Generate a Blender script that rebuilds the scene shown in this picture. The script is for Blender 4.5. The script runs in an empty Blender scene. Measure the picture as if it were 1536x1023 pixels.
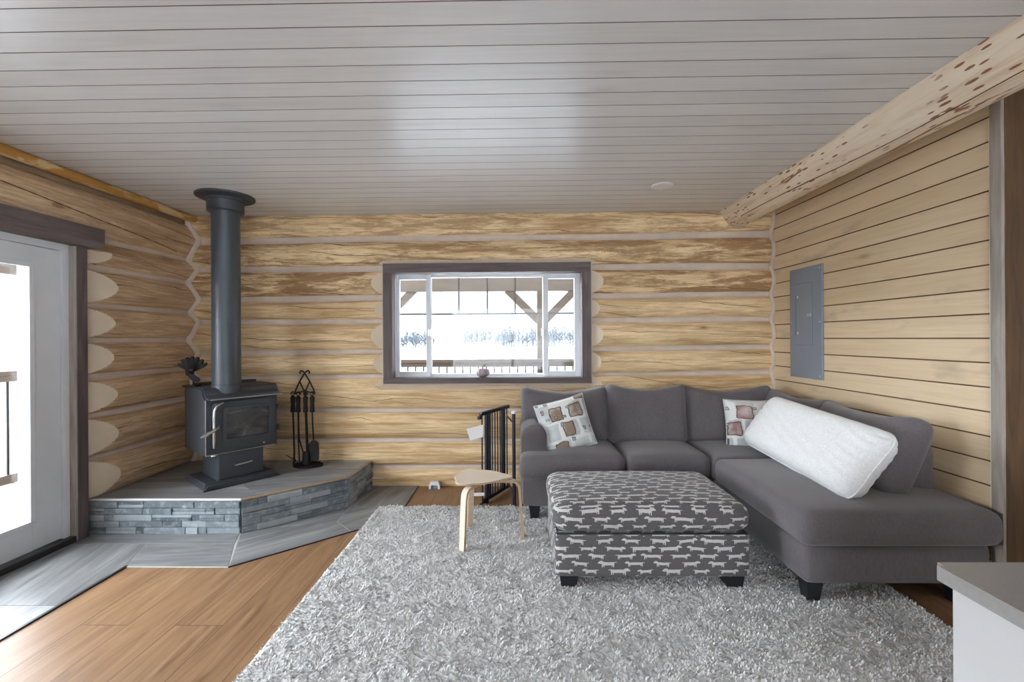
import bpy, bmesh, math, random
import numpy as np
from mathutils import Vector, Matrix
random.seed(7)
rng = np.random.default_rng(5)
C = bpy.context.scene.collection
PI = math.pi

# ------------------------------------------------------------------ materials
class G:
    def __init__(s, name, **kw):
        s.m = bpy.data.materials.new(name); s.m.use_nodes = True
        s.nt = s.m.node_tree; s.nt.nodes.clear()
        s.out = s.nt.nodes.new('ShaderNodeOutputMaterial')
        s.b = s.nt.nodes.new('ShaderNodeBsdfPrincipled')
        s.nt.links.new(s.b.outputs[0], s.out.inputs[0])
        s.set(**kw)
    def put(s, sock, v):
        if v is None: return
        if hasattr(v, 'is_output'): s.nt.links.new(v, sock)
        elif isinstance(v, (tuple, list)) and sock.type == 'RGBA' and len(v) == 3: sock.default_value = (*v, 1)
        else: sock.default_value = v
    def set(s, base=None, rough=None, spec=None, metal=None, normal=None, sheen=None, coat=None):
        for k, v in (('Base Color', base), ('Roughness', rough), ('Specular IOR Level', spec), ('Metallic', metal),
                     ('Normal', normal), ('Sheen Weight', sheen), ('Coat Weight', coat)):
            s.put(s.b.inputs[k], v)
        return s
    def node(s, t, ins=None, **props):
        n = s.nt.nodes.new(t)
        for k, v in props.items(): setattr(n, k, v)
        for k, v in (ins or {}).items(): s.put(n.inputs[k], v)
        return n
    def co(s, kind='Object'): return s.node('ShaderNodeTexCoord').outputs[kind]
    def attr(s, name): return s.node('ShaderNodeAttribute', attribute_name=name).outputs['Fac']
    def map(s, v, scale=(1, 1, 1), loc=(0, 0, 0), rot=(0, 0, 0)):
        return s.node('ShaderNodeMapping', {'Vector': v, 'Scale': scale, 'Location': loc, 'Rotation': rot}).outputs[0]
    def noise(s, v, scale=1, detail=3, rough=.5, dist=0):
        return s.node('ShaderNodeTexNoise', {'Vector': v, 'Scale': scale, 'Detail': detail, 'Roughness': rough, 'Distortion': dist}).outputs['Fac']
    def noisec(s, v, scale=1, detail=2):
        return s.node('ShaderNodeTexNoise', {'Vector': v, 'Scale': scale, 'Detail': detail}).outputs['Color']
    def vor(s, v, scale=1, feature='F1', out='Distance', rand=1):
        return s.node('ShaderNodeTexVoronoi', {'Vector': v, 'Scale': scale, 'Randomness': rand}, feature=feature).outputs[out]
    def math(s, op, a, b=0, clamp=False):
        n = s.node('ShaderNodeMath', operation=op, use_clamp=clamp)
        s.put(n.inputs[0], a); s.put(n.inputs[1], b); return n.outputs[0]
    def vmath(s, op, a, b):
        n = s.node('ShaderNodeVectorMath', operation=op)
        s.put(n.inputs[0], a); s.put(n.inputs[1], b); return n.outputs[0]
    def mix(s, f, a, b, mode='MIX'):
        n = s.node('ShaderNodeMix', data_type='RGBA', blend_type=mode)
        s.put(n.inputs[0], f); s.put(n.inputs[6], a); s.put(n.inputs[7], b); return n.outputs[2]
    def ramp(s, f, stops):
        n = s.node('ShaderNodeValToRGB', {'Fac': f}); e = n.color_ramp.elements
        while len(e) < len(stops): e.new(.5)
        for i, (p, c) in enumerate(stops):
            e[i].position = p; e[i].color = (*c, 1) if isinstance(c, (tuple, list)) else (c, c, c, 1)
        return n.outputs[0]
    def sep(s, v):
        n = s.node('ShaderNodeSeparateXYZ', {0: v}); return n.outputs[0], n.outputs[1], n.outputs[2]
    def comb(s, x, y, z=0):
        n = s.node('ShaderNodeCombineXYZ'); s.put(n.inputs[0], x); s.put(n.inputs[1], y); s.put(n.inputs[2], z); return n.outputs[0]
    def bump(s, h, strength=.5, dist=.01, normal=None):
        ins = {'Height': h, 'Strength': strength, 'Distance': dist}
        if normal is not None: ins['Normal'] = normal
        return s.node('ShaderNodeBump', ins).outputs[0]

def plain(name, base, rough=.5, spec=.5, metal=0, bumpscale=0, bs=.2, var=.12, vs=6):
    g = G(name, rough=rough, spec=spec, metal=metal)
    c = g.co()
    n = g.noise(c, vs, 4)
    lo = tuple(x * (1 - var) for x in base); hi = tuple(min(1, x * (1 + var)) for x in base)
    g.set(base=g.ramp(n, [(.3, lo), (.7, hi)]))
    if bumpscale: g.set(normal=g.bump(g.noise(c, bumpscale, 3), bs, .003))
    return g.m

def log_mat(name, axis, pale, dark, patch, rough=.55):
    """peeled log: grain, drying checks and knots run along `axis` (0 = x, 1 = y); `brown` says how much bast is left"""
    g = G(name, rough=rough, spec=.3)
    x, y, z = g.sep(g.co())
    lid = g.attr('lid'); brown = g.attr('brown')
    s = (x, y)[axis]; d = (y, x)[axis]
    zz = g.math('ADD', z, g.math('MULTIPLY', lid, 7.31))
    v = g.comb(g.math('ADD', s, g.math('MULTIPLY', lid, 3.7)), d, zz)
    grain = g.noise(g.map(v, (1.3, 20, 20)), 1, 8, .66, .7)
    broad = g.noise(g.map(v, (.7, 5, 5), (4, 0, 2)), 1, 3, .5)
    fine = g.ramp(g.noise(g.map(v, (3.2, 75, 75)), 1, 4, .65, .4), [(.46, 0.0), (.72, 1.0)])
    col = g.ramp(g.math('ADD', g.math('MULTIPLY', grain, .6), g.math('MULTIPLY', broad, .4)),
                 [(.39, dark), (.49, pale), (.60, tuple(min(1, c * 1.13) for c in pale))])
    # ragged streaks of brown bast
    blot = g.noise(g.map(v, (1.7, 15, 15)), 1, 8, .68, .9)
    sp = g.noise(g.map(v, (10, 48, 48)), 1, 5, .7, 1.0)
    big = g.noise(g.map(v, (.9, 3.2, 3.2), (1, 6, 6)), 1, 3)
    am = g.math('MULTIPLY', g.ramp(g.math('ADD', g.math('MULTIPLY', blot, .6), g.math('ADD', g.math('MULTIPLY', sp, .25), g.math('MULTIPLY', big, .25))),
                                   [(.51, 0.0), (.59, 1.0)]), brown)
    col = g.mix(g.math('MULTIPLY', am, .85), col, patch)
    # long thin drying checks, nearly parallel to the log
    wob = g.noise(g.map(v, (1.1, 3, 3), (0, 5, 1)), 1, 4)
    ln = g.math('ADD', g.math('MULTIPLY', zz, 12.0), g.math('ADD', g.math('MULTIPLY', s, .75), g.math('MULTIPLY', wob, 2.2)))
    idn = g.math('FLOOR', ln); ds = g.math('ABSOLUTE', g.math('SUBTRACT', g.math('FRACT', ln), .5))
    keep = g.noise(g.comb(g.math('MULTIPLY', s, .8), g.math('MULTIPLY', idn, 13.7), lid), 1, 2)
    kw = g.ramp(keep, [(.49, 0.0), (.66, 1.0)])
    wid = g.math('ADD', g.math('MULTIPLY', kw, .036), .006)
    crack = g.math('MULTIPLY', g.math('LESS_THAN', ds, wid), g.ramp(kw, [(.0, 0.0), (.15, 1.0)]))
    col = g.mix(g.math('MULTIPLY', crack, .8), col, (.085, .045, .022))
    # small knots with a softer halo
    wk = g.noisec(g.map(v, (9, 9, 9)), 1)
    kd = g.vor(g.vmath('ADD', g.map(v, (1.7, 0, 4.3), (.3, 0, .7)), g.vmath('MULTIPLY', wk, (.05, 0, .05))), 1, 'F1')
    kk = g.vor(g.map(v, (1.7, 0, 4.3), (.3, 0, .7)), 1, 'F1', 'Color')
    kr, _, _ = g.sep(kk)
    on = g.math('GREATER_THAN', kr, .35)
    col = g.mix(g.math('MULTIPLY', g.ramp(kd, [(.055, 1.0), (.075, .35), (.16, 0.0)]), g.math('MULTIPLY', on, .75)), col, (.19, .095, .045))
    g.set(base=g.mix(g.math('MULTIPLY', fine, .62), col, tuple(c * .62 for c in dark)))
    h = g.math('SUBTRACT', g.math('MULTIPLY', grain, .5), g.math('MULTIPLY', crack, .6))
    g.set(normal=g.bump(h, .5, .010))
    return g.m
M = {}
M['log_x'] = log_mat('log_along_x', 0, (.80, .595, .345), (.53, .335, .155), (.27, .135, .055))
M['log_y_shaded'] = log_mat('log_along_y_shaded', 1, (.64, .455, .285), (.41, .26, .135), (.27, .15, .07))  # darker copy of the log wood: the left wall's shade is in its colours
M['cut'] = plain('cut_log_face', (.76, .64, .49), .7, .2, bumpscale=60, bs=.15, var=.06, vs=5)
M['chink'] = plain('chinking', (.60, .495, .41), .85, .2, bumpscale=45, bs=.4, var=.07, vs=9)

def beam_mat():
    g = G('peeled_beam', rough=.5, spec=.35)
    v = g.co()
    x, y, z = g.sep(v)
    grain = g.noise(g.map(v, (24, 2, 24)), 1, 5, .6, .5)
    col = g.ramp(grain, [(.3, (.66, .50, .33)), (.5, (.83, .69, .52)), (.75, (.90, .80, .66))])
    fl = g.vor(g.map(v, (40, 9, 40)), 1, 'F1')
    nz = g.noise(g.map(v, (45, 14, 45)), 1, 3)
    keep = g.ramp(g.noise(g.map(v, (5, 1.7, 5), (2, 4, 1)), 1, 3), [(.38, 0.0), (.50, 1.0)])
    fleck = g.math('MULTIPLY', g.ramp(g.math('ADD', fl, g.math('MULTIPLY', nz, .28)), [(.36, 1.0), (.40, 0.0)]), keep)
    col = g.mix(fleck, col, (.27, .11, .05))
    big = g.ramp(g.noise(g.map(v, (11, 1.4, 11), (7, 2, 3)), 1, 4, .55, .6), [(.62, 0.0), (.64, 1.0)])
    col = g.mix(big, col, (.33, .15, .07))
    g.set(base=col, normal=g.bump(g.math('SUBTRACT', grain, fleck), .35, .006))
    return g.m
M['beam'] = beam_mat()

def plank_mat(name, axis, across, pitch, lo, hi, knot, rough, spec, knots=.6, off=0.0, stain=0.0, kscale=(2.0, 6.0)):
    """boards along `axis`, stacked along `across` with `pitch`; the grooves themselves are modelled"""
    g = G(name, rough=rough, spec=spec)
    xyz = g.sep(g.co())
    s, a = xyz[axis], xyz[across]
    row = g.math('FLOOR', g.math('DIVIDE', g.math('SUBTRACT', a, off), pitch))
    rnd = g.node('ShaderNodeTexWhiteNoise', {'W': row}, noise_dimensions='1D').outputs[0]
    v = g.comb(g.math('ADD', s, g.math('MULTIPLY', rnd, 23.0)), a, g.math('MULTIPLY', rnd, 11.0))
    grain = g.noise(g.map(v, (1.6, 30, 1)), 1, 5, .6, 1.0)
    broad = g.noise(g.map(v, (1.1, 5, 1), (3, 3, 3)), 1, 3)
    col = g.ramp(g.math('ADD', g.math('MULTIPLY', grain, .6), g.math('MULTIPLY', g.math('ADD', broad, g.math('MULTIPLY', rnd, .5)), .35)),
                 [(.33, lo), (.68, hi)])
    kd = g.vor(g.map(v, (kscale[0], kscale[1], 0)), 1, 'F1')
    col = g.mix(g.math('MULTIPLY', g.ramp(kd, [(.03, 1.0), (.12, .3), (.2, 0.0)]), knots), col, knot)
    if stain:
        st = g.ramp(g.noise(g.map(v, (2.4, 6, 1), (1, 9, 4)), 1, 3, .6), [(.60, 0.0), (.76, stain)])
        col = g.mix(st, col, (.30, .25, .19))
    g.set(base=col, normal=g.bump(grain, .12, .003))
    return g.m
CP = .121   # ceiling board pitch
M['ceil'] = plank_mat('whitewashed_boards', 0, 1, CP, (.63, .62, .615), (.73, .725, .725), (.50, .48, .47), .30, .55, knots=.45, kscale=(1.3, 5.0))
M['groove'] = plain('shadow_gap_wood', (.20, .18, .165), .8, .1)
WP = .129
M['pine'] = plank_mat('clear_pine_boards', 1, 2, WP, (.58, .435, .265), (.71, .555, .37), (.30, .20, .11), .5, .35, knots=.7, off=2.05, stain=.55)
M['groove_pine'] = plain('pine_gap', (.16, .10, .05), .8, .1)

def laminate():
    g = G('oak_laminate', rough=.38, spec=.30)
    x, y, z = g.sep(g.co())
    vv = g.comb(y, g.math('ADD', x, .04), 0)
    br = g.node('ShaderNodeTexBrick', {'Vector': vv, 'Color1': (0, 0, 0), 'Color2': (1, 1, 1), 'Mortar': (.5, .5, .5), 'Scale': 1,
                'Mortar Size': .0022, 'Mortar Smooth': .2, 'Bias': 0, 'Brick Width': 2.2, 'Row Height': .24}, offset=.37, offset_frequency=2)
    rnd = g.math('MULTIPLY', br.outputs['Color'], 1)
    v = g.comb(g.math('ADD', y, g.math('MULTIPLY', rnd, 17)), x, g.math('MULTIPLY', rnd, 9))
    grain = g.noise(g.map(v, (1.5, 16, 1)), 1, 6, .6, 1.2)
    fine = g.noise(g.map(v, (5, 90, 1)), 1, 3)
    col = g.ramp(grain, [(.30, (.155, .083, .043)), (.5, (.27, .158, .084)), (.72, (.36, .225, .125))])
    col = g.mix(g.math('MULTIPLY', rnd, .22), col, (.30, .165, .08))
    col = g.mix(g.math('MULTIPLY', fine, .2), col, (.22, .115, .055))
    kd = g.vor(g.map(v, (1.2, 4, 1)), 1, 'F1')
    col = g.mix(g.ramp(kd, [(.04, .7), (.16, 0.0)]), col, (.20, .10, .05))
    col = g.mix(br.outputs['Fac'], col, (.13, .07, .04))
    g.set(base=col, normal=g.bump(g.math('SUBTRACT', g.math('MULTIPLY', grain, .15), br.outputs['Fac']), .3, .003))
    return g.m
M['laminate'] = laminate()

def tile_mat():
    g = G('grey_woodlook_tile', rough=.38, spec=.42)
    uv = g.co('UV')
    n = g.noise(g.map(uv, (1.1, 16, 1)), 1, 6, .64, 1.2)
    n2 = g.noise(g.map(uv, (.9, 4.5, 1), (4, 7, 0)), 1, 4, .6, .8)
    col = g.ramp(g.math('ADD', g.math('MULTIPLY', n, .5), g.math('MULTIPLY', n2, .5)),
                 [(.37, (.13, .13, .13)), (.47, (.195, .195, .195)), (.56, (.27, .275, .275)), (.67, (.42, .42, .415))])
    g.set(base=col, normal=g.bump(n, .1, .002))
    return g.m
M['tile'] = tile_mat()
M['grout'] = plain('grout', (.50, .49, .47), .85, .2)
M['tile_edge'] = plain('black_edge_strip', (.025, .022, .022), .4, .5)
M['caulk'] = plain('pale_caulk', (.72, .72, .70), .5, .4, var=.04)

def stone_mat():
    g = G('split_slate', rough=.62, spec=.4)
    c = g.co(); sid = g.attr('lid')
    tone = g.node('ShaderNodeTexWhiteNoise', {'W': sid}, noise_dimensions='1D').outputs[0]
    n = g.noise(c, 22, 5, .6)
    col = g.ramp(tone, [(.0, (.08, .10, .115)), (.5, (.18, .21, .23)), (1.0, (.40, .44, .46))])
    col = g.mix(g.ramp(n, [(.48, 0.0), (.72, .6)]), col, (.42, .45, .47))
    g.set(base=col, normal=g.bump(g.noise(c, 45, 5, .65), .8, .008))
    return g.m
M['slate'] = stone_mat()

def dark_wood(name, a, b, hi, axis):
    g = G(name, rough=.55, spec=.35)
    xyz = list(g.sep(g.co()))
    v = g.comb(*xyz)
    sc = [26, 26, 26]; sc[axis] = 2.2
    n = g.noise(g.map(v, sc), 1, 5, .6, .8)
    sc2 = [7, 7, 7]; sc2[axis] = 1.2
    n2 = g.noise(g.map(v, sc2), 1, 4, .6)
    col = g.ramp(n, [(.3, a), (.7, b)])
    col = g.mix(g.ramp(n2, [(.56, 0.0), (.72, .6)]), col, hi)
    g.set(base=col, normal=g.bump(n, .3, .004))
    return g.m
for ax, nm in enumerate('xyz'):
    M['dark_' + nm] = dark_wood('dark_stained_' + nm, (.075, .056, .052), (.15, .115, .108), (.23, .19, .18), ax)
M['post'] = dark_wood('brown_stained_timber', (.05, .025, .010), (.125, .066, .027), (.03, .016, .009), 2)
M['weathered'] = dark_wood('weathered_sawn_edge', (.22, .18, .15), (.40, .35, .31), (.13, .10, .085), 2)
M['foam'] = None
def foam():
    g = G('orange_pine_strip', rough=.45, spec=.4)
    c = g.co()
    n = g.noise(g.map(c, (14, 4, 14)), 1, 3, .5, .8)
    g.set(base=g.ramp(n, [(.47, (.44, .22, .05)), (.54, (.62, .44, .22))]), normal=g.bump(n, .3, .004))
    return g.m
M['foam'] = foam()

M['white_vinyl'] = plain('white_vinyl', (.74, .76, .78), .35, .5, var=.03)
M['white_door'] = plain('white_door_paint', (.70, .72, .75), .4, .5, var=.03)
M['white_cab'] = plain('white_cabinet_paint', (.58, .58, .58), .35, .5, var=.02)
M['grille'] = plain('grey_grille', (.10, .105, .11), .5, .4)
M['counter'] = plain('pale_grey_quartz', (.30, .29, .28), .3, .5, var=.05, vs=90)

def glass(name, tint=(1, 1, 1)):
    m = bpy.data.materials.new(name); m.use_nodes = True; nt = m.node_tree; nt.nodes.clear()
    o = nt.nodes.new('ShaderNodeOutputMaterial'); mx = nt.nodes.new('ShaderNodeMixShader')
    t = nt.nodes.new('ShaderNodeBsdfTransparent'); t.inputs[0].default_value = (*tint, 1)
    gl = nt.nodes.new('ShaderNodeBsdfGlossy'); gl.inputs['Roughness'].default_value = .02
    lw = nt.nodes.new('ShaderNodeLayerWeight'); lw.inputs[0].default_value = .5      # Schlick reflectance from the facing angle
    pw = nt.nodes.new('ShaderNodeMath'); pw.operation = 'POWER'; pw.inputs[1].default_value = 5; nt.links.new(lw.outputs['Facing'], pw.inputs[0])
    ma = nt.nodes.new('ShaderNodeMath'); ma.operation = 'MULTIPLY_ADD'; ma.inputs[1].default_value = .96; ma.inputs[2].default_value = .035; nt.links.new(pw.outputs[0], ma.inputs[0])
    nt.links.new(ma.outputs[0], mx.inputs[0]); nt.links.new(t.outputs[0], mx.inputs[1]); nt.links.new(gl.outputs[0], mx.inputs[2])
    nt.links.new(mx.outputs[0], o.inputs[0]); return m
M['glass'] = glass('window_glass', (.96, .97, .97))

def fabric(name, lo, hi, streak=(180, 180, 40), bump=.25, sheen=.25):
    g = G(name, rough=.9, spec=.15, sheen=sheen)
    c = g.co()
    n = g.noise(g.map(c, streak), 1, 3, .7)
    n2 = g.noise(c, 420, 2, .6)
    n3 = g.noise(c, 5, 3)
    f = g.math('ADD', g.math('MULTIPLY', n, .5), g.math('ADD', g.math('MULTIPLY', n2, .3), g.math('MULTIPLY', n3, .2)))
    g.set(base=g.ramp(f, [(.38, lo), (.62, hi)]), normal=g.bump(n2, bump, .002))
    return g.m
M['sofa'] = fabric('charcoal_tweed', (.102, .090, .094), (.156, .140, .146))
M['fluffy'] = None
def fluffy():
    g = G('white_sherpa', rough=.95, spec=.1, sheen=.4)
    c = g.co()
    n = g.noise(c, 90, 4, .7); n2 = g.noise(c, 14, 3)
    g.set(base=g.ramp(n, [(.3, (.70, .71, .70)), (.7, (.86, .86, .85))]),
          normal=g.bump(g.math('ADD', g.math('MULTIPLY', n, .5), n2), .5, .012))
    return g.m
M['fluffy'] = fluffy()
M['black_foot'] = plain('black_wood_foot', (.012, .012, .015), .4, .5)
M['ply'] = None
def ply():
    g = G('birch_plywood', rough=.45, spec=.4)
    c = g.co()
    n = g.noise(g.map(c, (5, 40, 40)), 1, 4, .6, .5)
    g.set(base=g.ramp(n, [(.3, (.70, .57, .44)), (.7, (.80, .68, .55))]))
    return g.m
M['ply'] = ply()
M['ply_edge'] = plain('birch_edge', (.50, .34, .20), .5, .4)
M['steel_black'] = plain('black_stove_steel', (.040, .045, .055), .50, .55, bumpscale=300, bs=.08, var=.1)
M['pipe'] = plain('satin_black_pipe', (.045, .054, .068), .40, .6, var=.06)
M['stove_glass'] = None
def sglass():
    g = G('sooty_stove_glass', rough=.12, spec=.6)
    c = g.co()
    n = g.noise(g.map(c, (6, 6, 10)), 1, 4, .6, .6)
    g.set(base=g.ramp(n, [(.35, (.02, .022, .024)), (.7, (.10, .10, .10))]), rough=g.ramp(n, [(.4, .08), (.7, .4)]))
    return g.m
M['stove_glass'] = sglass()
M['chrome'] = plain('brushed_steel', (.62, .62, .63), .32, .5, 1.0, var=.04)
M['iron'] = plain('black_wrought_iron', (.012, .010, .010), .65, .3, bumpscale=120, bs=.2)
M['bronze'] = plain('bronze_fin', (.10, .055, .035), .4, .5, .6)
M['gate'] = plain('navy_black_powder_coat', (.012, .014, .028), .35, .5)
M['paper'] = plain('white_paper', (.75, .74, .72), .7, .3, var=.04)
M['white_plastic'] = plain('white_plastic', (.78, .77, .76), .4, .5, var=.03)
M['panel_grey'] = plain('grey_enamel', (.225, .255, .30), .45, .5, var=.05, vs=2)
M['panel_dark'] = plain('grey_enamel_shadow_line', (.15, .17, .20), .5, .4)
M['pumpkin'] = plain('glare_greyed_pumpkin', (.36, .27, .30), .5, .4, var=.2, vs=30)  # mauve grey is the window's glare, put into the base colour
M['stem'] = plain('pumpkin_stem', (.25, .20, .16), .7, .2)
M['deck'] = dark_wood('snowy_deck_boards', (.42, .38, .34), (.58, .55, .52), (.75, .75, .76), 1)
M['porch_x'] = dark_wood('porch_lumber', (.10, .088, .076), (.14, .125, .11), (.17, .15, .135), 0)
M['rail_wood'] = dark_wood('rail_lumber', (.07, .054, .045), (.11, .085, .072), (.14, .115, .10), 0)
M['snow'] = plain('snow', (.88, .90, .93), .8, .2, var=.03)
M['frost'] = plain('frosted_branches', (.07, .08, .09), .9, .1, var=.1)
M['shed'] = plain('shed_siding', (.42, .36, .34), .8, .2)
M['ext'] = plain('exterior_log_wood', (.35, .24, .14), .7, .2)
M['plaster'] = plain('painted_wallboard', (.62, .60, .57), .7, .2, var=.03)

def rug_mat():
    g = G('shaggy_grey_rug', rough=.95, spec=.08, sheen=.3)
    c = g.co()
    h = g.attr('lid')
    n = g.noise(g.map(c, (1, 1, 0)), 75, 4, .7, 1.5)
    n2 = g.noise(g.map(c, (1, 1, 0)), 4.0, 4, .6)
    f = g.math('ADD', g.math('MULTIPLY', n, .50), g.math('ADD', g.math('MULTIPLY', n2, .22), g.math('MULTIPLY', h, .30)))
    g.set(base=g.ramp(f, [(.22, (.38, .375, .37)), (.40, (.55, .545, .54)), (.58, (.70, .695, .685))]),
          normal=g.bump(n, .3, .003))
    return g.m
M['rug'] = rug_mat()

def dog_mat():
    """charcoal cloth printed with rows of long low pale dogs"""
    g = G('dog_print_cloth', rough=.9, spec=.12, sheen=.2)
    uv = g.co('UV')
    wob = g.noisec(g.map(uv, (1, 1, 1)), 38, 2)
    uvw = g.vmath('ADD', uv, g.vmath('MULTIPLY', g.vmath('SUBTRACT', wob, (.5, .5, .5)), (.007, .007, 0)))
    u, v, _ = g.sep(uvw)
    def layer(L, h, ou, ov, smin, smax, th):
        vv = g.math('DIVIDE', g.math('ADD', v, ov), h)
        row = g.math('FLOOR', vv)
        uu = g.math('ADD', g.math('DIVIDE', g.math('ADD', u, ou), L), g.math('MULTIPLY', row, .377))
        cell = g.math('FLOOR', uu)
        wn = g.node('ShaderNodeTexWhiteNoise', {'Vector': g.comb(cell, row, ou * 10)}, noise_dimensions='3D').outputs['Color']
        r1, r2, r3 = g.sep(wn)
        fu = g.math('MULTIPLY', g.math('SUBTRACT', g.math('FRACT', uu), .5), L)
        fv = g.math('MULTIPLY', g.math('SUBTRACT', g.math('FRACT', vv), .5), h)
        flip = g.math('SUBTRACT', g.math('MULTIPLY', g.math('GREATER_THAN', r1, .5), 2), 1)
        fu = g.math('MULTIPLY', fu, flip)
        fv = g.math('SUBTRACT', fv, g.math('MULTIPLY', fu, g.math('MULTIPLY', g.math('SUBTRACT', r3, .5), .16)))
        sf = g.math('ADD', g.math('MULTIPLY', g.math('FRACT', g.math('MULTIPLY', r1, 5.7)),   .38), .80)
        fu = g.math('DIVIDE', fu, sf); fv = g.math('DIVIDE', fv, sf)
        a = g.math('ADD', g.math('MULTIPLY', r2, (smax - smin) * L), smin * L)
        k = h
        def box(cx, hw, cy, hh):
            dx = g.math('SUBTRACT', g.math('ABSOLUTE', g.math('SUBTRACT', fu, cx)), hw)
            dy = g.math('SUBTRACT', g.math('ABSOLUTE', g.math('SUBTRACT', fv, cy)), hh)
            return g.math('LESS_THAN', g.math('MAXIMUM', dx, dy), 0)
        def ell(cx, rx, cy, ry):
            dx = g.math('DIVIDE', g.math('SUBTRACT', fu, cx), rx); dy = g.math('DIVIDE', g.math('SUBTRACT', fv, cy), ry)
            return g.math('LESS_THAN', g.math('ADD', g.math('MULTIPLY', dx, dx), g.math('MULTIPLY', dy, dy)), 1)
        na = g.math('MULTIPLY', a, -1)
        parts = [box(0, a, .02 * k, th * k),
                 ell(g.math('ADD', a, .10 * k), .30 * k, .20 * k, .17 * k),
                 ell(g.math('ADD', a, .30 * k), .22 * k, .13 * k, .085 * k),
                 box(g.math('SUBTRACT', a, .06 * k), .06 * k, -.28 * k, .14 * k),
                 box(g.math('SUBTRACT', a, .28 * k), .05 * k, -.26 * k, .11 * k),
                 box(g.math('ADD', na, .07 * k), .06 * k, -.27 * k, .14 * k),
                 box(g.math('ADD', na, .27 * k), .05 * k, -.25 * k, .11 * k),
                 box(g.math('SUBTRACT', na, .14 * k), .17 * k, .16 * k, .045 * k)]
        o = parts[0]
        for p in parts[1:]: o = g.math('MAXIMUM', o, p)
        return o
    mask = layer(.152, .042, .0, .004, .20, .325, .19)
    c = g.co()
    n2 = g.noise(c, 380, 2, .6)
    dark = g.ramp(n2, [(.35, (.088, .082, .084)), (.65, (.135, .127, .13))])
    pale = g.ramp(n2, [(.35, (.50, .475, .46)), (.65, (.62, .60, .58))])
    g.set(base=g.mix(mask, dark, pale), normal=g.bump(n2, .2, .002))
    return g.m
M['dogs'] = dog_mat()

def patch_mat(name, brown, green):
    """off-white cushion cover printed with washed-out rounded rectangles"""
    g = G(name, rough=.85, spec=.15, sheen=.2)
    uv = g.co('UV')
    wob = g.noisec(uv, 5, 2)
    u, v, _ = g.sep(g.vmath('ADD', uv, g.vmath('MULTIPLY', g.vmath('SUBTRACT', wob, (.5, .5, .5)), (.09, .09, 0))))
    col = (.74, .735, .715)
    def rects(sx, sy, ox, oy, thr, colors, edge, hmin, hmax, alpha, col):
        uu = g.math('ADD', g.math('MULTIPLY', u, sx), ox); vv = g.math('ADD', g.math('MULTIPLY', v, sy), oy)
        row = g.math('FLOOR', vv)
        uu = g.math('ADD', uu, g.math('MULTIPLY', row, .43)); cell = g.math('FLOOR', uu)
        wn = g.node('ShaderNodeTexWhiteNoise', {'Vector': g.comb(cell, row, ox)}, noise_dimensions='3D').outputs['Color']
        r1, r2, r3 = g.sep(wn)
        fu = g.math('ABSOLUTE', g.math('SUBTRACT', g.math('FRACT', uu), .5)); fv = g.math('ABSOLUTE', g.math('SUBTRACT', g.math('FRACT', vv), .5))
        hw = g.math('ADD', g.math('MULTIPLY', r2, hmax - hmin), hmin); hh = g.math('ADD', g.math('MULTIPLY', r3, hmax - hmin), hmin)
        qx = g.math('MAXIMUM', g.math('ADD', g.math('SUBTRACT', fu, hw), .09), 0); qy = g.math('MAXIMUM', g.math('ADD', g.math('SUBTRACT', fv, hh), .09), 0)
        d = g.math('SUBTRACT', g.math('SQRT', g.math('ADD', g.math('MULTIPLY', qx, qx), g.math('MULTIPLY', qy, qy))), .09)
        ins = g.math('MULTIPLY', g.math('LESS_THAN', d, 0), g.math('GREATER_THAN', r1, thr))
        hue = g.ramp(g.math('FRACT', g.math('MULTIPLY', r1, 7.3)), colors)
        blotch = g.noise(uv, 4.5, 3)
        hue = g.mix(g.ramp(blotch, [(.45, 0.0), (.7, .5)]), hue, (.72, .72, .71))
        col = g.mix(g.math('MULTIPLY', ins, alpha), col, hue)
        if edge:
            e = g.math('MULTIPLY', ins, g.math('GREATER_THAN', d, -.06))
            col = g.mix(g.math('MULTIPLY', e, .85), col, edge)
        return col
    col = rects(2.9, 2.8, .2, .35, .10, [(0, green), (.5, (.40, .42, .44)), (1, (.52, .57, .54))], None, .34, .50, .85, col)
    col = rects(2.7, 3.1, .55, .1, .68, [(0, brown), (1, tuple(c * 1.35 for c in brown))], (.10, .065, .05), .30, .46, 1.0, col)
    col = rects(6.0, 6.5, .7, .8, .84, [(0, (.24, .28, .30)), (1, (.30, .22, .19))], (.06, .05, .045), .14, .30, .9, col)
    n2 = g.noise(g.co(), 350, 2)
    g.set(base=col, normal=g.bump(n2, .2, .002))
    return g.m
M['patch_brown'] = patch_mat('patch_print_brown', (.25, .18, .135), (.40, .47, .45))
M['patch_red'] = patch_mat('patch_print_red', (.30, .17, .155), (.40, .47, .44))

# ------------------------------------------------------------------ geometry helpers
def box(bm, x0, x1, y0, y1, z0, z1, bev=0, seg=2, mi=0, T=None):
    r = bmesh.ops.create_cube(bm, size=1)
    vs = r['verts']
    for v in vs:
        v.co = Vector(((x0 + x1) / 2 + v.co.x * (x1 - x0), (y0 + y1) / 2 + v.co.y * (y1 - y0), (z0 + z1) / 2 + v.co.z * (z1 - z0)))
    fs = set(f for v in vs for f in v.link_faces)
    for f in fs: f.material_index = mi
    if bev:
        es = list(set(e for v in vs for e in v.link_edges))
        rr = bmesh.ops.bevel(bm, geom=es, offset=bev, segments=seg, affect='EDGES', profile=.6)
        vs = list(set(vs_ for f in rr['faces'] for vs_ in f.verts) | set(v for v in vs if v.is_valid))
        for f in rr['faces']: f.material_index = mi
    if T is not None:
        for v in vs:
            if v.is_valid: v.co = T @ v.co
    return vs

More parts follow.
